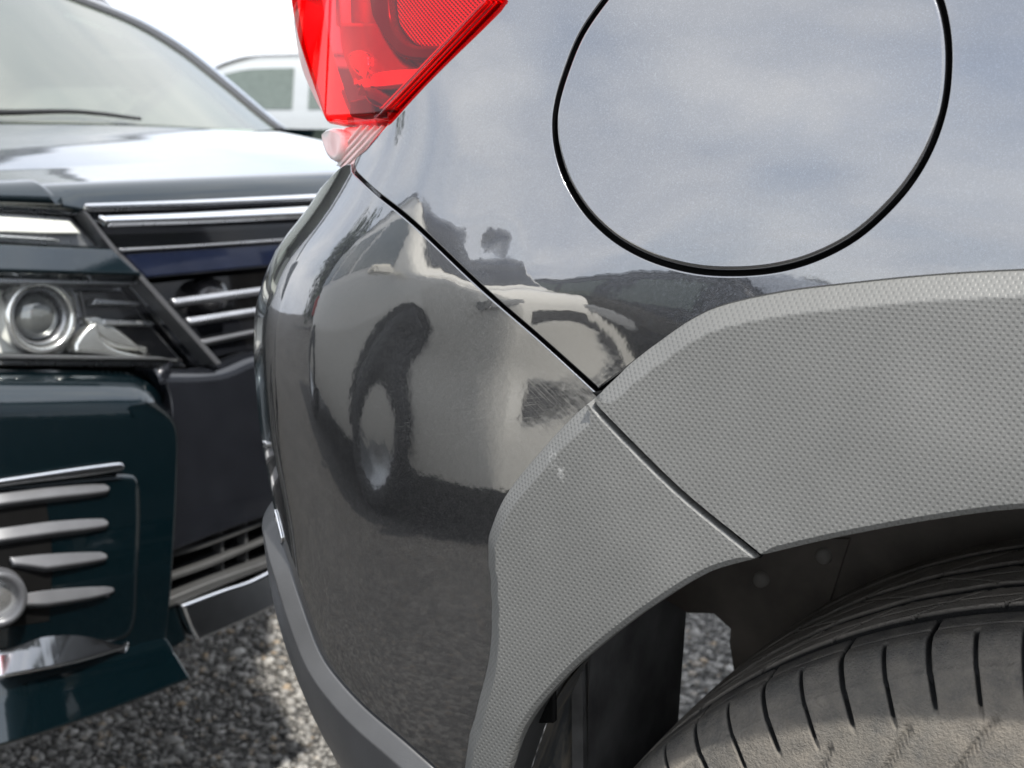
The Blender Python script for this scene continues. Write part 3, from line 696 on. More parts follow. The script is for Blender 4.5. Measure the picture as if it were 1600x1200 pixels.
# ------------------------------------------------------------------ the dark teal minivan nosed up behind it
EY = 1.20                                     # its centre line
van = thing('minivan', 'dark teal minivan with two-tier headlamp and chrome grille bars, nosed up behind grey car', 'van', (-1.9, EY, 0))
def ev(*a, **k): return own(panel(*a, **k))
def fasx(y, z):
    cor = np.clip(.52-y, 0, None) + np.clip(y-1.88, 0, None)
    return -1.06 - .36*(y-EY)**2 - 7.0*cor**2.2 - .20*np.clip(z-.40, 0, None)**1.15 - .10*np.clip(.30-z, 0, None)
FAS = Surf(lambda y, z: np.stack([fasx(np.asarray(y, float), np.asarray(z, float)), np.asarray(y, float), np.asarray(z, float)], -1), (0.28, 1.6), (0.08, 1.0), flip=1)
ZE = 0.815
def hoodf(sv, y):
    sv = np.asarray(sv, float); y = np.asarray(y, float)
    k = 24; q = (np.arange(k)+.5)/k
    ph = lambda v: rad(64) - rad(57)*np.clip((v-.018)/.045, 0, 1)**2*(3-2*np.clip((v-.018)/.045, 0, 1))
    a = ph(sv[..., None]*q)
    cy = (y-EY)
    return np.stack([fasx(y, np.full_like(y, ZE)) - sv*np.cos(a).mean(-1), y, ZE + sv*np.sin(a).mean(-1) - .045*np.abs(cy)**2.5*np.clip(sv/.2, 0, 1)], -1)
HOOD = Surf(hoodf, (0.0, 0.85), (0.25, 2.2), flip=-1)
def wsf(y, sv):
    y = np.asarray(y, float); sv = np.asarray(sv, float); a = rad(33)
    c = (y-EY)/.72
    return np.stack([-1.80 - .13*c**2 - sv*math.cos(a) + .03*sv*sv, y, .918 + sv*math.sin(a) - .012*c**2], -1)
WS = Surf(wsf, (0.2, 2.2), (-.05, 1.1), flip=1)
FT = lambda pts, **k: TP(FAS, pts, **k)

def lean(k, z0): return lambda L: k*np.clip(z0 - L[:, 1], 0, None)
def lean2(k, y0):
    T = FT([(100, y0+4), (200, y0), (350, y0-9), (550, y0-22)], closed=False); o = np.argsort(T[:, 0])
    return lambda L: k*np.clip(np.interp(L[:, 0], T[o, 0], T[o, 1]) - L[:, 1], -.004, .02)
def zof(px): return float(FAS.inv([px])[0][1])
# bodywork behind every opening
ev('fascia_core', FAS, FT([(-330, 300, 1), (545, 300, 1), (545, 960, 1), (270, 1030, 1), (200, 1090, 1), (-330, 1180, 1)]), 'gap_black', van, off=-.085, thick=.01, step=.05)
# bonnet: top, rolled front edge; wing corner
hb = TP(HOOD, [(-330, 196, 1), (0, 194), (227, 197), (402, 206), (436, 206), (560, 232, 1), (600, 318, 1)], False)
hl = np.vstack([hb, [[0.0, hb[-1][1]]], TP(HOOD, [(487, 312), (300, 321), (128, 329)], False), HOOD.inv([(104, 325), (0, 319), (-330, 312)])])
ev('bonnet', HOOD, hl, 'teal_paint', van, w=.004, thick=.012, step=.02)
def wdome(L): return np.zeros(len(L))
ev('wing_corner', HOOD, TP(HOOD, [(-330, 262), (0, 274), (35, 280), (70, 294), (101, 322, 1), (0, 318), (-330, 312, 1)]), 'teal_paint', van, off=.006, w=.010, h=.007, thick=.004)
# upper light strip
upl = part_empty('lamp_strip', van)
def vp(*a, **k):
    o = panel(*a, **k); o.matrix_parent_inverse = Matrix.Translation(van.location).inverted(); return o
vp('lamp_body', FAS, FT([(-330, 322, 1), (0, 327), (122, 334, 1), (171, 386, 1), (80, 382), (0, 377), (-330, 366, 1)]), 'satin_silver', upl, off=-.020, w=.004, thick=.02)
vp('light_bar', FAS, FT([(-330, 330, 1), (0, 337), (114, 344, 1), (132, 364, 1), (60, 363), (-330, 350, 1)]), 'lamp_white', upl, off=-.008, w=.002, thick=.01)
vp('light_bar', FAS, FT([(-330, 354, 1), (0, 365), (90, 371, 1), (100, 376, 1), (0, 371), (-330, 360, 1)]), 'lamp_reflector', upl, off=-.008, w=.002, thick=.01)
vp('cover', FAS, FT([(-330, 320, 1), (0, 325), (123, 332, 1), (174, 388, 1), (80, 384), (-330, 369, 1)]), 'clear_lens', upl, off=0, w=.004, thick=.01)
ev('lamp_divider', FAS, FT([(-330, 370, 1), (0, 381), (90, 385), (172, 388, 1), (214, 433, 1), (100, 430), (0, 427), (-330, 420, 1)]), 'teal_paint', van, off=.002, w=.004, thick=.02, dome=lean(.30, zof((100, 380))))
# lower headlamp
hla = part_empty('headlamp', van)
vp('housing', FAS, FT([(-330, 424, 1), (0, 432), (222, 437, 1), (333, 569, 1), (0, 568), (-330, 560, 1)]), 'satin_silver', hla, off=-.060, w=.002, thick=.01)
vp('dark_bezel', FAS, FT([(150, 446, 1), (222, 447, 1), (322, 562, 1), (200, 560), (140, 540), (158, 495)]), 'lamp_dark', hla, off=-.050, w=.004, thick=.008)
vp('side_wall', FAS, FT([(-330, 424, 1), (0, 432), (222, 437, 1), (222, 443, 1), (0, 441), (-330, 434, 1)]), 'satin_silver', hla, off=-.008, w=.001, thick=.05)
vp('wing_reflector', FAS, FT([(130, 535), (150, 508), (165, 500, 1), (175, 530), (200, 545), (255, 556, 1), (250, 562), (180, 553), (130, 549, 1)]), 'lamp_reflector', hla, off=-.022, w=.004, thick=.02)
vp('trim_blade', FAS, FT([(165, 462, 1), (235, 468, 1), (238, 474, 1), (160, 473, 1)]), 'satin_silver', hla, off=-.028, w=.002, thick=.015)
vp('trim_blade', FAS, FT([(180, 495, 1), (258, 499, 1), (262, 505, 1), (182, 506, 1)]), 'satin_silver', hla, off=-.030, w=.002, thick=.015)
vp('reflector_bowl', FAS, FT([(152, 492, 1), (175, 488), (215, 515), (255, 548, 1), (200, 540), (170, 520)]), 'lamp_reflector', hla, off=-.034, w=.006, h=.012, thick=.01)
vp('lamp_rail', FAS, FT([(-330, 548, 1), (0, 552), (260, 556, 1), (290, 562, 1), (0, 560), (-330, 555, 1)]), 'slat_grey', hla, off=-.016, w=.002, thick=.03)
hp = FAS.inv([(80, 495)])[0]; hn = FAS.normal(hp[:1], hp[1:])[0]; hc = FAS.f(hp[:1], hp[1:])[0]
# the lamp looks straight ahead of the van, a little less than the curved cover does
hn = hn*.5 + np.array([.5, -.12, 0]); hn /= np.linalg.norm(hn)
ax = np.cross(hn, [0, 0, 1.0]); ax /= np.linalg.norm(ax); MM = np.stack([ax, hn, np.cross(ax, hn)], 1)
px_m = np.linalg.norm(hc-CAM)/FPX
for nm, pr, mt, cx in (('lamp_ring', [(44, -14), (46, 0), (50, 5), (55, 2), (57, -6), (58, -30)], 'lamp_reflector', -.024), ('inner_ring', [(36, -20), (40, -4), (43, -3), (45, -14)], 'satin_silver', -.026),
                       ('projector_lens', [(.01, 10), (10, 9), (20, 6), (28, 1), (34, -6), (38, -16)], 'projector_glass', -.030)):
    o = lathe(nm, [(r*px_m, tt*px_m) for r, tt in pr], mt, hla, 56, cen=hc+hn*cx, M=MM); o.matrix_parent_inverse = Matrix.Translation(van.location).inverted()
vp('cover', FAS, FT([(-330, 422, 1), (0, 430), (224, 436, 1), (336, 570, 1), (0, 569), (-330, 562, 1)]), 'clear_lens', hla, off=0, w=.004, thick=.006)
vp('reflector_bowl', FAS, FT([(-330, 440, 1), (0, 446), (140, 448, 1), (150, 470), (140, 530), (120, 552, 1), (-330, 545, 1)]), 'lamp_white', hla, off=-.052, w=.003, thick=.005)  # flat white panel added to brighten the inside of the lamp
# trim that runs down the inner side of the lamps
ev('lamp_edge_trim', FAS, FT([(128, 330, 1), (134, 332, 1), (178, 386), (224, 434), (344, 568, 1), (336, 571, 1), (216, 437), (172, 390)]), 'slat_grey', van, off=.004, w=.001, thick=.03)
# grille
ev('grille_bar', FAS, FT([(129, 326, 1), (300, 320), (545, 308, 1), (545, 316, 1), (300, 327), (136, 332, 1)]), 'chrome', van, off=.010, w=.0020, h=.003, thick=.005, dome=lean2(.8, 329))
ev('grille_bar', FAS, FT([(150, 347, 1), (300, 341), (545, 327, 1), (545, 341, 1), (300, 353), (160, 358, 1)]), 'chrome', van, off=.012, w=.0025, h=.004, thick=.005, dome=lean2(.8, 347))
ev('grille_backing', FAS, FT([(130, 329, 1), (300, 322), (545, 309, 1), (545, 380, 1), (300, 384), (184, 392, 1)]), 'gloss_black', van, off=-.012, w=.002, thick=.02)
ev('grille_bar', FAS, FT([(182, 389, 1), (300, 383), (545, 366, 1), (545, 372, 1), (300, 388), (186, 395, 1)]), 'satin_silver', van, off=.008, w=.002, thick=.02)
ev('emblem_panel', FAS, FT([(186, 394, 1), (300, 387), (545, 371, 1), (545, 405, 1), (420, 417), (300, 429), (226, 436, 1)]), 'navy_gloss', van, off=.004, w=.004, thick=.02)
for q in (((268, 464), (400, 447), (545, 428), 8), ((291, 494), (400, 478), (545, 458), 8), ((313, 528), (400, 512), (545, 490), 6)):
    (x0, y0), (x1, y1), (x2, y2), th = q
    TS = FT([(x0-20, y0+2), (x1, y1), (x2, y2)], closed=False); os_ = np.argsort(TS[:, 0])
    ev('grille_slat', FAS, FT([(x0, y0, 1), (x1, y1), (x2, y2, 1), (x2, y2+th, 1), (x1, y1+th), (x0+5, y0+th+1, 1)]), 'satin_silver' if th == 8 else 'slat_grey', van, off=-.002, w=.0015, h=.003, thick=.005, dome=lambda L: .7*np.clip(np.interp(L[:, 0], TS[os_, 0], TS[os_, 1])-L[:, 1], 0, .02))
ev('grille_pocket', FAS, FT([(228, 438, 1), (300, 431), (545, 406, 1), (545, 530, 1), (395, 549), (340, 570, 1)]), 'gloss_black', van, off=-.05, w=.002, thick=.02)
kc = FAS.inv([(350, 458)])[0]; kp = FAS.f(kc[:1], kc[1:])[0]; kn = FAS.normal(kc[:1], kc[1:])[0]; ax = np.cross(kn, [0, 0, 1.0]); ax /= np.linalg.norm(ax)
own(lathe('camera_pod', [(.0001, .004), (.008, .003), (.012, 0), (.020, -.002), (.023, -.012), (.024, -.05)], 'lamp_dark', van, 32, cen=kp-kn*.018, M=np.stack([ax, kn, np.cross(ax, kn)], 1)))
# centre of the bumper: gloss black with a rolled top
TOPC = FT([(241, 574), (338, 571), (395, 550), (545, 520)], closed=False); o_ = np.argsort(TOPC[:, 0]); TOPL = (TOPC[o_, 0], TOPC[o_, 1])
top_w = lambda L: np.where(L[:, 1] > np.interp(L[:, 0], *TOPL) - .010, .020, .002)
ev('bumper_panel', FAS, FT([(241, 574, 1), (338, 571), (395, 550), (545, 520, 1), (545, 770, 1), (410, 808), (330, 836), (254, 866, 1), (262, 700), (266, 640), (257, 600)]), 'gloss_black', van, off=.004, w=top_w, h=lambda L: top_w(L)*1.2, thick=.03)
# painted bumper corner and the outline of its blacked-in vent
vent = FT([(-330, 800, 1), (-100, 772), (0, 764), (58, 762, 1), (70, 860), (66, 962, 1), (-100, 985), (-330, 1010, 1)])
bc = FT([(-330, 568, 1), (0, 576), (202, 580), (232, 588), (252, 604), (262, 624), (264, 680), (262, 780), (255, 900), (250, 960), (244, 1006, 1), (180, 1012), (0, 1050), (-330, 1110, 1)])
TOPB = FT([(-330, 568), (0, 576), (202, 580), (232, 588), (252, 604), (260, 622)], closed=False); ob = np.argsort(TOPB[:, 0])
bcw = lambda L: .003 + .055*np.exp(-(near(L, TOPB)/.022)**2)
ev('front_bumper', FAS, bc, 'teal_paint', van, off=.022, w=bcw, h=lambda L: bcw(L)*.75, thick=.03, step=.02)
ev('vent_panel', FAS, FT([(-330, 756, 1), (0, 752), (120, 742), (196, 740), (206, 760), (203, 900), (190, 985), (120, 1000), (-330, 1040, 1)]), 'teal_paint', van, off=.024, w=.008, h=.004, thick=.004)
ev('vent_shade_sheet', FAS, vent, 'gap_black', van, off=.0245, w=.001, h=.0005, thick=.001)  # flat black sheet standing in for the shade of a recess
ev('chrome_strip', FAS, FT([(-330, 790, 1), (0, 744), (168, 721), (176, 726), (172, 734), (0, 756), (-330, 804, 1)]), 'chrome', van, off=.036, w=.0035, h=.005, thick=.014)
for pl in ([(-330, 822, 1), (0, 786), (70, 778), (150, 774), (159, 779), (155, 786), (70, 796), (0, 805), (-330, 848, 1)], [(-330, 876, 1), (0, 840), (70, 831), (148, 827), (157, 832), (153, 839), (70, 850), (0, 860), (-330, 903, 1)],
           [(6, 886, 1), (60, 881), (146, 878), (155, 883), (151, 889), (58, 903, 1), (10, 897, 1)], [(6, 941, 1), (60, 932), (142, 927), (151, 932), (147, 939), (60, 953, 1), (6, 955, 1)]):
    TV = FT([p[:2] for p in pl[:4] if p[0] < 153], closed=False); ov = np.argsort(TV[:, 0]); TV = TV[ov]
    ev('vent_slat', FAS, FT(pl), 'slat_grey', van, off=.030, w=.0025, h=.003, thick=.008, dome=lambda L: .6*np.clip(np.interp(L[:, 0], TV[:, 0], TV[:, 1]) - L[:, 1], 0, .03))
fc = FAS.inv([(-12, 925)])[0]; fp = FAS.f(fc[:1], fc[1:])[0]; fn = FAS.normal(fc[:1], fc[1:])[0]; ax = np.cross(fn, [0, 0, 1.0]); ax /= np.linalg.norm(ax); MF = np.stack([ax, fn, np.cross(ax, fn)], 1)
own(lathe('fog_lamp_surround', [(.020, .0), (.022, .010), (.027, .014), (.031, .010), (.033, -.02)], 'slat_grey', van, 40, cen=fp+fn*.034, M=MF))
own(lathe('fog_lamp', [(.0001, .004), (.012, .003), (.021, .0)], 'lamp_reflector', van, 32, cen=fp+fn*.034, M=MF))
TV = FT([(-330, 1062), (0, 1014), (85, 1000), (184, 1012), (200, 1014)], closed=False); TV = TV[np.argsort(TV[:, 0])]
ev('chrome_blade', FAS, FT([(-330, 1058, 1), (0, 1010), (85, 997), (176, 1007), (184, 1012), (178, 1020), (0, 1056), (-330, 1118, 1)]), 'chrome', van, off=.027, w=.003, h=.003, thick=.01, dome=lambda L, TV=TV: .55*np.clip(np.interp(L[:, 0], TV[:, 0], TV[:, 1]) - L[:, 1], 0, .06))
ev('bumper_lip', FAS, FT([(-330, 1090, 1), (0, 1040), (100, 1018), (236, 990, 1), (249, 1000, 1), (272, 1050, 1), (140, 1098), (0, 1142), (-330, 1240, 1)]), 'teal_paint', van, off=.020, w=.004, h=.004, thick=.035, dome=lean(.42, zof((150, 1010))))
# low centre intake and its chrome blade
ev('intake_backing', FAS, FT([(252, 862, 1), (330, 838), (410, 806), (545, 760, 1), (545, 870, 1), (420, 882), (330, 920), (248, 952, 1)]), 'gap_black', van, off=-.035, thick=.01)
for (y0, y1, y2) in ((836, 783, 728), (868, 814, 758), (906, 845, 786)):
    ev('intake_bar', FAS, FT([(254, y0, 1), (330, (y0+y1)/2+4), (412, y1), (545, y2, 1), (545, y2+7, 1), (412, y1+8), (330, (y0+y1)/2+13), (254, y0+9, 1)]), 'soft_black_plastic', van, off=-.004, w=.002, thick=.03)
for xk in (354, 392):
    ev('intake_post', FAS, FT([(xk, 815, 1), (xk+4, 814, 1), (xk+6, 905, 1), (xk+2, 906, 1)]), 'soft_black_plastic', van, off=-.012, w=.001, thick=.02)
ev('intake_frame', FAS, FT([(248, 938, 1), (330, 905), (418, 874), (545, 828, 1), (545, 838, 1), (418, 885), (330, 920), (272, 944), (248, 954, 1)]), 'soft_black_plastic', van, off=.006, w=.003, thick=.03)
ev('bumper_return', FAS, FT([(246, 952, 1), (273, 943, 1), (292, 998, 1), (270, 1012), (252, 1005, 1)]), 'teal_paint', van, off=.002, w=.003, thick=.03)
ev('chrome_blade', FAS, FT([(274, 942, 1), (340, 918), (380, 905), (418, 887), (545, 830, 1), (545, 880, 1), (427, 939), (380, 962), (296, 998, 1), (283, 970)]), 'chrome', van, off=.014, w=.005, h=.006, thick=.03, dome=lean(.10, zof((350, 900))))
# windscreen, pillar and wiper
pil = [(-330, -140), (-100, -75), (0, -42), (60, -20), (110, 0), (205, 38), (275, 79), (345, 133), (412, 188), (430, 200)]
ev('windscreen', WS, TP(WS, [(-330, 188, 1), (0, 190), (227, 195), (402, 205), (430, 202, 1)] + pil[::-1][1:] + [(-330, -140, 1)]), 'windscreen_glass', van, w=.002, thick=.004, step=.03)
ev('pillar_trim', WS, TP(WS, [(a, b) for a, b in pil[:-1]] + [(432, 203, 1), (445, 203, 1), (425, 189), (357, 132), (287, 76), (216, 34), (118, -6), (60, -30), (0, -53), (-330, -155, 1)]), 'rubber_trim', van, off=.004, w=.002, thick=.03)
ev('pillar', WS, TP(WS, [(118, -7, 1), (216, 33), (287, 75), (357, 131), (425, 188), (446, 204, 1), (456, 207, 1), (434, 189), (365, 130), (295, 73), (222, 29), (124, -12, 1)]), 'teal_paint', van, off=.0, w=.003, h=.01, thick=.04)
wp = TP(WS, [(-330, 184), (0, 186), (100, 184), (150, 187), (215, 195)], False); w3 = WS.f(wp[:, 0], wp[:, 1]) + WS.normal(wp[:, 0], wp[:, 1])*.012
own(tube('wiper', w3, np.linspace(.009, .003, len(w3)), 'rubber_trim', van))
# the rest of the body: sides, roof, tail, cabin
def side(name, y, th, pts, mat, holes=None):
    pts = np.array(pts, float); V = [(x, y, z) for x, z in pts] + [(x, y+th, z) for x, z in pts]; n = len(pts)
    return own(mesh_obj(name, V, [tuple(range(n)), tuple(range(n, 2*n))[::-1]] + [(i, n+i, n+(i+1) % n, (i+1) % n) for i in range(n)], mat, van, smooth=False))
for y, th in ((.345, .03), (2.025, .03)):
    side('body_side', y, th, [(-1.50, .28), (-1.46, .80), (-1.85, .90), (-5.7, .95), (-5.75, .28), (-4.9, .28), (-4.85, .55), (-4.3, .55), (-4.25, .28), (-2.35, .28), (-2.3, .55), (-1.75, .55), (-1.70, .28)], 'teal_paint')
pl3 = WS.inv(pil); pl3 = WS.f(pl3[:, 0], pl3[:, 1])
for sg in (1, -1):                              # cabin sides lean in from the waist to the roof, starting behind the screen pillars
    yb = EY + sg*(pl3[-1][1]-EY); yt = EY + sg*.60; xb, xt = pl3[-1][0]-.06, -2.86
    V = [(xb, yb, .90), (xt, yt, 1.60), (-5.45, yt, 1.62), (-5.6, yb, .95)]; V += [(a, b-sg*.02, c) for a, b, c in V]
    own(mesh_obj('side_glass', V, [(0, 1, 2, 3), (7, 6, 5, 4), (0, 4, 5, 1), (1, 5, 6, 2), (2, 6, 7, 3), (3, 7, 4, 0)], 'gloss_black', van, smooth=False))
own(boxm('roof', (-5.5, .57, 1.60), (-2.80, 1.83, 1.68), 'teal_paint', van, .02))
own(boxm('tail', (-5.78, .36, .30), (-5.6, 2.04, 1.62), 'teal_paint', van, .03))
own(boxm('floor', (-5.6, .40, .26), (-1.75, 2.0, .34), 'gap_black', van, .01))
own(boxm('bulkhead', (-1.76, .40, .34), (-1.70, 2.0, .86), 'gap_black', van, .01))
own(boxm('dashboard', (-2.45, .40, .80), (-1.95, 2.0, .90), 'interior_pale', van, .04))
own(boxm('headliner', (-5.45, .60, 1.575), (-2.84, 1.80, 1.598), 'interior_pale', van, .004))
for yk in (.55, 1.30):
    sx = part_empty('seat', van)
    for nm, lo, hi in (('cushion', (-3.35, yk, .55), (-2.85, yk+.5, .72)), ('backrest', (-3.5, yk, .70), (-3.35, yk+.5, 1.28)), ('headrest', (-3.48, yk+.12, 1.30), (-3.38, yk+.38, 1.48))):
        o = boxm(nm, lo, hi, 'interior_pale', sx, .05); o.matrix_parent_inverse = Matrix.Translation(van.location).inverted()
def road_wheel(parent, x, y, r, sgn, W=.2):
    w = part_empty('wheel', parent, (x, y, r))
    lathe('tyre', [(r*.62, sgn*W*.42), (r*.72, sgn*W*.5), (r*.92, sgn*W*.49), (r, sgn*W*.38), (r, -sgn*W*.38), (r*.92, -sgn*W*.49), (r*.62, -sgn*W*.42)], 'rubber_trim', w, 40)
    lathe('rim', [(.001, sgn*W*.30), (r*.2, sgn*W*.34), (r*.5, sgn*W*.25), (r*.60, sgn*W*.42), (r*.63, sgn*W*.42)], 'alloy', w, 40)
    return w
for yk, sg in ((.45, -1), (1.95, 1)):
    for xk in (-2.03, -4.58): road_wheel(van, xk+1.9, yk-EY, .31, sg)

# ------------------------------------------------------------------ ground
def ground_mat():
    b = NB('gravel_ground')
    vo = b.n('ShaderNodeTexVoronoi', feature='F1'); vo.inputs['Scale'].default_value = 75; b.t.links.new(b.obj(), vo.inputs['Vector'])
    sp = b.n('ShaderNodeSeparateColor'); b.t.links.new(vo.outputs['Color'], sp.inputs[0])
    st = b.ramp(sp.outputs[0], (0.0, (0.025, 0.0245, 0.023)), (0.5, (0.055, 0.053, 0.049)), (0.9, (0.11, 0.107, 0.099)), (1.0, (0.09, 0.075, 0.058)))
    big = b.ramp(b.noise(1.3, 6, .6), (0.3, 0.65), (0.7, 1.05))
    mm = b.n('ShaderNodeMixRGB', blend_type='MULTIPLY'); mm.inputs[0].default_value = 1; b.t.links.new(st, mm.inputs[1]); b.t.links.new(big, mm.inputs[2])
    h = b.math('SUBTRACT', 1.0, vo.outputs['Distance'])
    b.P(Base_Color=mm.outputs[0], Roughness=0.9, Normal=b.bump(b.math('ADD', h, b.math('MULTIPLY', b.noise(300, 4), .4)), 1.0, .006)); return b
ground_mat()
G = 400.0
V = [(-G, -G, 0), (G, -G, 0), (G, G, 0), (-G, G, 0)]
g = mesh_obj('ground', V, [(0, 1, 2, 3)], 'gravel_ground', smooth=False); g['kind'] = 'structure'
def stones():
    t = (1+5**.5)/2
    ico = np.array([(-1, t, 0), (1, t, 0), (-1, -t, 0), (1, -t, 0), (0, -1, t), (0, 1, t), (0, -1, -t), (0, 1, -t), (t, 0, -1), (t, 0, 1), (-t, 0, -1), (-t, 0, 1)], float); ico /= np.linalg.norm(ico[0])
    fc = np.array([(0, 11, 5), (0, 5, 1), (0, 1, 7), (0, 7, 10), (0, 10, 11), (1, 5, 9), (5, 11, 4), (11, 10, 2), (10, 7, 6), (7, 1, 8), (3, 9, 4), (3, 4, 2), (3, 2, 6), (3, 6, 8), (3, 8, 9), (4, 9, 5), (2, 4, 11), (6, 2, 10), (8, 6, 7), (9, 8, 1)])
    n = 88000
    x = rng.uniform(-2.3, -.4, n); y = rng.uniform(.3, 2.7, n)
    sz = np.exp(rng.normal(math.log(.0029), .50, n)); sz = np.clip(sz, .0015, .013)
    sc = sz[:, None]*np.stack([rng.uniform(.8, 1.4, n), rng.uniform(.7, 1.1, n), rng.uniform(.45, .85, n)], -1)
    v = ico[None]*(1 + rng.normal(0, .20, (n, 12, 1))) * sc[:, None]
    a = rng.uniform(0, 6.28, n); tl = rng.normal(0, .35, n)
    c, s_ = np.cos(a)[:, None], np.sin(a)[:, None]
    yy = v[:, :, 1]*np.cos(tl)[:, None] - v[:, :, 2]*np.sin(tl)[:, None]; zz = v[:, :, 1]*np.sin(tl)[:, None] + v[:, :, 2]*np.cos(tl)[:, None]
    xx = v[:, :, 0]*c - yy*s_; yy = v[:, :, 0]*s_ + yy*c
    V = np.stack([xx + x[:, None], yy + y[:, None], zz + (sc[:, 2]*.45)[:, None]], -1).reshape(-1, 3).astype(np.float32)
    F = (fc[None] + 12*np.arange(n)[:, None, None]).reshape(-1, 3).astype(np.int32)
    me = bpy.data.meshes.new('gravel'); me.vertices.add(len(V)); me.vertices.foreach_set('co', V.ravel())
    me.loops.add(F.size); me.loops.foreach_set('vertex_index', F.ravel()); me.polygons.add(len(F))
    me.polygons.foreach_set('loop_start', np.arange(0, F.size, 3, dtype=np.int32)); me.update(calc_edges=True)
    at = me.attributes.new('tone', 'FLOAT', 'POINT'); at.data.foreach_set('value', np.repeat(rng.random(n), 12).astype(np.float32))
    b = NB('stone'); an = b.n('ShaderNodeAttribute'); an.attribute_name = 'tone'
    st = b.ramp(an.outputs['Fac'], (0.0, (0.11, 0.108, 0.10)), (0.35, (0.20, 0.195, 0.182)), (0.7, (0.32, 0.31, 0.288)), (0.9, (0.40, 0.39, 0.365)), (1.0, (0.34, 0.26, 0.17)))
    nn = b.ramp(b.noise(260, 4), (0.3, 0.75), (0.7, 1.1)); mm = b.n('ShaderNodeMixRGB', blend_type='MULTIPLY'); mm.inputs[0].default_value = 1
    b.t.links.new(st, mm.inputs[1]); b.t.links.new(nn, mm.inputs[2]); b.P(Base_Color=mm.outputs[0], Roughness=.85, Normal=b.bump(b.noise(500, 3), .4, .001))
    me.materials.append(b.m); me.validate(); o = bpy.data.objects.new('gravel', me); COL.objects.link(o)
    o['kind'] = 'stuff'; o['label'] = 'loose grey crushed gravel lying under the cars'; o['category'] = 'gravel'
stones()

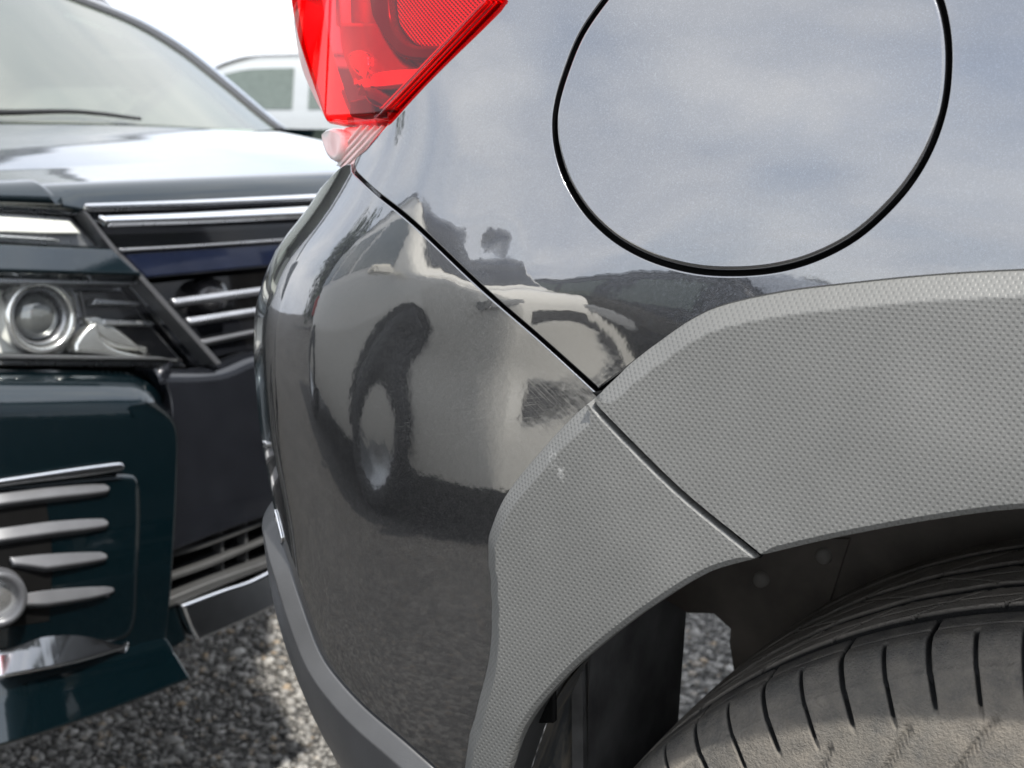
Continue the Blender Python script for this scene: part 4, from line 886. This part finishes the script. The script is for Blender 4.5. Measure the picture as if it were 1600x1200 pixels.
# ------------------------------------------------------------------ other parked cars
def other_car(label, paint, loc, rz, L=4.2, W=1.7, H=1.5, kind='hatch', group=None):
    t = thing('parked_car', label, 'car', loc, group, rz)
    if kind == 'van':   prof = [(0, .62), (.02, .80), (.06, .95), (.20, 1.08), (.34, H-.12), (.42, H), (.9, H), (.965, H-.08), (.985, 1.0), (1, .7)]
    elif kind == 'sedan': prof = [(0, .58), (.02, .70), (.07, .80), (.28, .93), (.43, H-.06), (.52, H), (.66, H-.02), (.82, 1.02), (.96, .98), (1, .68)]
    else: prof = [(0, .60), (.02, .74), (.07, .86), (.25, .98), (.40, H-.08), (.48, H), (.82, H-.04), (.93, 1.15), (.985, 1.0), (1, .65)]
    belt = {'van': 1.0, 'sedan': .88, 'hatch': .95}[kind]
    xs = np.unique(np.r_[np.linspace(0, .1, 9), np.linspace(.1, .9, 45), np.linspace(.9, 1, 9)])
    pz = curve([(a*L, b) for a, b in prof], False, .04); top = np.interp(xs*L, pz[:, 0], pz[:, 1])
    rows = []
    for x, zt in zip(xs, top):
        e = min(x, 1-x)*L; w = W/2*(1 - .30*math.exp(-(e/.18)) ); b_ = min(belt, zt-.02); tz = max(zt-b_, .0)
        wr = w - .28*tz - .03
        arch = .0
        ring = [(w*.96, .24), (w, .34), (w*1.0, .55), (w*.985, b_-.06 if b_ > .62 else b_-.01), (w*.965, b_), (wr + (w*.96-wr)*.25, b_+tz*.75), (wr*.96, zt-.015), (wr*.80, zt), (wr*.4, zt+.012)]
        rows.append([(L/2 - x*L, yv, zv) for yv, zv in ring] + [(L/2 - x*L, -yv, zv) for yv, zv in ring[::-1]])
    m = len(rows[0]); V = np.array(rows).reshape(-1, 3); n = len(rows)
    F = [(i*m+j, i*m+j+1, (i+1)*m+j+1, (i+1)*m+j) for i in range(n-1) for j in range(m-1)] + [tuple(range(m))[::-1], tuple(range((n-1)*m, n*m))]
    mesh_obj('body', V, F, paint, t)
    def band(x0, x1, inset=.0):
        """a glass strip on both flanks between two stations"""
        for sd in (1, -1):
            Vv = []; k = 8
            for q in np.linspace(x0, x1, k):
                zt = np.interp(q*L, pz[:, 0], pz[:, 1]); tz = max(zt-belt, .02); w = W/2; wr = w-.28*tz-.03
                for fz in (.06, .78):
                    yv = w*.965 + (wr + (w*.96-wr)*.25 - w*.965)*(fz/.75) + .006; Vv.append((L/2-q*L, sd*yv, belt+tz*fz))
            mesh_obj('side_window', Vv, [(2*i, 2*i+2, 2*i+3, 2*i+1) if sd > 0 else (2*i, 2*i+1, 2*i+3, 2*i+2) for i in range(k-1)], 'cabin_glass', t)
    fr = {'van': ((.30, .50), (.53, .74), (.77, .93)), 'sedan': ((.38, .56), (.585, .74)), 'hatch': ((.36, .55), (.58, .74), (.77, .86))}[kind]
    for a, b2 in fr: band(a, b2)
    for nm, (a, b2) in (('windscreen', {'van': (.215, .39), 'sedan': (.295, .47), 'hatch': (.265, .45)}[kind]), ('rear_window', {'van': (.965, .984), 'sedan': (.70, .81), 'hatch': (.86, .925)}[kind])):
        Vv = []
        for q in np.linspace(a, b2, 6):
            zt = np.interp(q*L, pz[:, 0], pz[:, 1]); wr = (W/2-.28*max(zt-belt, 0)-.03)*.82
            for f in (-1, -.4, .4, 1): Vv.append((L/2-q*L + (.012 if nm == 'windscreen' else -.012), f*wr, zt + .02))
        mesh_obj(nm, Vv, [(4*i+j, 4*i+j+1, 4*i+j+5, 4*i+j+4) for i in range(5) for j in range(3)], 'gloss_black', t)
    for sd in (1, -1):
        path = []
        for q in np.linspace(*{'van': (.36, .95), 'sedan': (.42, .80), 'hatch': (.38, .92)}[kind], 18):
            zt = np.interp(q*L, pz[:, 0], pz[:, 1]); path.append((L/2-q*L, sd*((W/2-.28*max(zt-belt, 0)-.03)*.95), zt+.004))
        tube('roof_moulding', path, .010, 'rubber_trim', t, 6)
    for x in (L*.5-.80, -L*.5+.75):
        for sd in (1, -1):
            road_wheel(t, x, sd*(W/2-.085), .31, sd)
            V2 = [(x + .36*math.cos(a), sd*(W/2+.006), .31+.36*math.sin(a)) for a in np.linspace(0, math.pi, 22)]
            V2 += [(x + .30*math.cos(a), sd*(W/2+.004), .31+.30*math.sin(a)) for a in np.linspace(0, math.pi, 22)]
            mesh_obj('wheel_arch', V2, [(i, i+1, 23+i, 22+i) for i in range(21)], 'rubber_trim', t)
    for sd in (1, -1):
        boxm('headlamp', (L/2-.14, min(sd*.48, sd*.78), .62), (L/2-.02, max(sd*.48, sd*.78), .74), 'lamp_reflector', t, .02)
        boxm('tail_lamp', (-L/2+.01, min(sd*.55, sd*.80), .75), (-L/2+.10, max(sd*.55, sd*.80), .95), 'red_plastic', t, .02)
        boxm('door_mirror', (L*.20, min(sd*W/2, sd*(W/2+.16)), .95), (L*.20+.10, max(sd*W/2, sd*(W/2+.16)), 1.07), paint, t, .03)
    boxm('grille', (L/2-.05, -.45, .45), (L/2+.01, .45, .58), 'gloss_black' if kind != 'van' else 'bezel_grey', t, .01)
    return t
plain('silver_paint', (0.40, 0.42, 0.42), 0.3, metal=.3, coat=1.0, var=0.03)
plain('cabin_glass', (0.10, 0.125, 0.105), 0.08, coat=1.0)
plain('red_plastic', (0.5, 0.01, 0.012), 0.2, coat=1.0)
car_paint('beige_paint', (0.86, 0.83, 0.74), flake=.02, rough=.5, metal=0.0, ior=1.5)
car_paint('black_paint', (0.02, 0.021, 0.024), flake=.05, rough=.3, metal=.4)
other_car('pale silver car with dark side glass parked far beyond the teal minivan', 'silver_paint', (-7.7, 9.9, 0), rad(200), 4.3, 1.72, 1.40, 'hatch')
other_car('beige van parked across the aisle, mirrored in the grey bumper', 'beige_paint', (-4.45, -2.7, 0), 0.0, 3.9, 1.6, 1.85, 'van')
other_car('black hatchback parked behind the beige van, mirrored in the grey paint', 'black_paint', (-4.1, -5.0, 0), rad(180), 4.1, 1.7, 1.55, 'hatch')
other_car('white sedan parked in the next row, mirrored in the grey paint', 'white_paint', (-2.2, -9.6, 0), rad(90), 4.4, 1.74, 1.42, 'sedan')

# ------------------------------------------------------------------ a far belt of trees at the edge of the yard, behind the camera
def belt():
    n = 16000; t = rng.random(n)*.62; cx = -24 + 12*t; cy = -7 - 13*t
    lump = 1 + .35*np.sin(t*23) + .22*np.sin(t*57+1)
    r = rng.random(n)**.5; a = rng.uniform(0, 6.28, n); z = .3 + rng.random(n)**.8*4.6*lump*(1-.9*t)
    P = np.stack([cx + r*1.3*np.cos(a), cy + r*1.3*np.sin(a), z], -1)
    d1 = rng.normal(0, 1, (n, 3)); d1 /= np.linalg.norm(d1, axis=1, keepdims=True); d2 = np.cross(d1, rng.normal(0, 1, (n, 3))); d2 /= np.linalg.norm(d2, axis=1, keepdims=True)
    sz = rng.uniform(.10, .24, (n, 1)); V = np.stack([P-d1*sz, P-d2*sz*.5, P+d1*sz, P+d2*sz*.5], 1).reshape(-1, 3)
    plain('leaf', (0.055, 0.075, 0.035), 0.6, var=0.5, vs=.8)
    o = mesh_obj('tree_belt', V, [(4*i, 4*i+1, 4*i+2, 4*i+3) for i in range(n)], 'leaf', smooth=False)
    o['kind'] = 'stuff'; o['label'] = 'dark green belt of trees along the far edge of the yard'; o['category'] = 'trees'
belt()
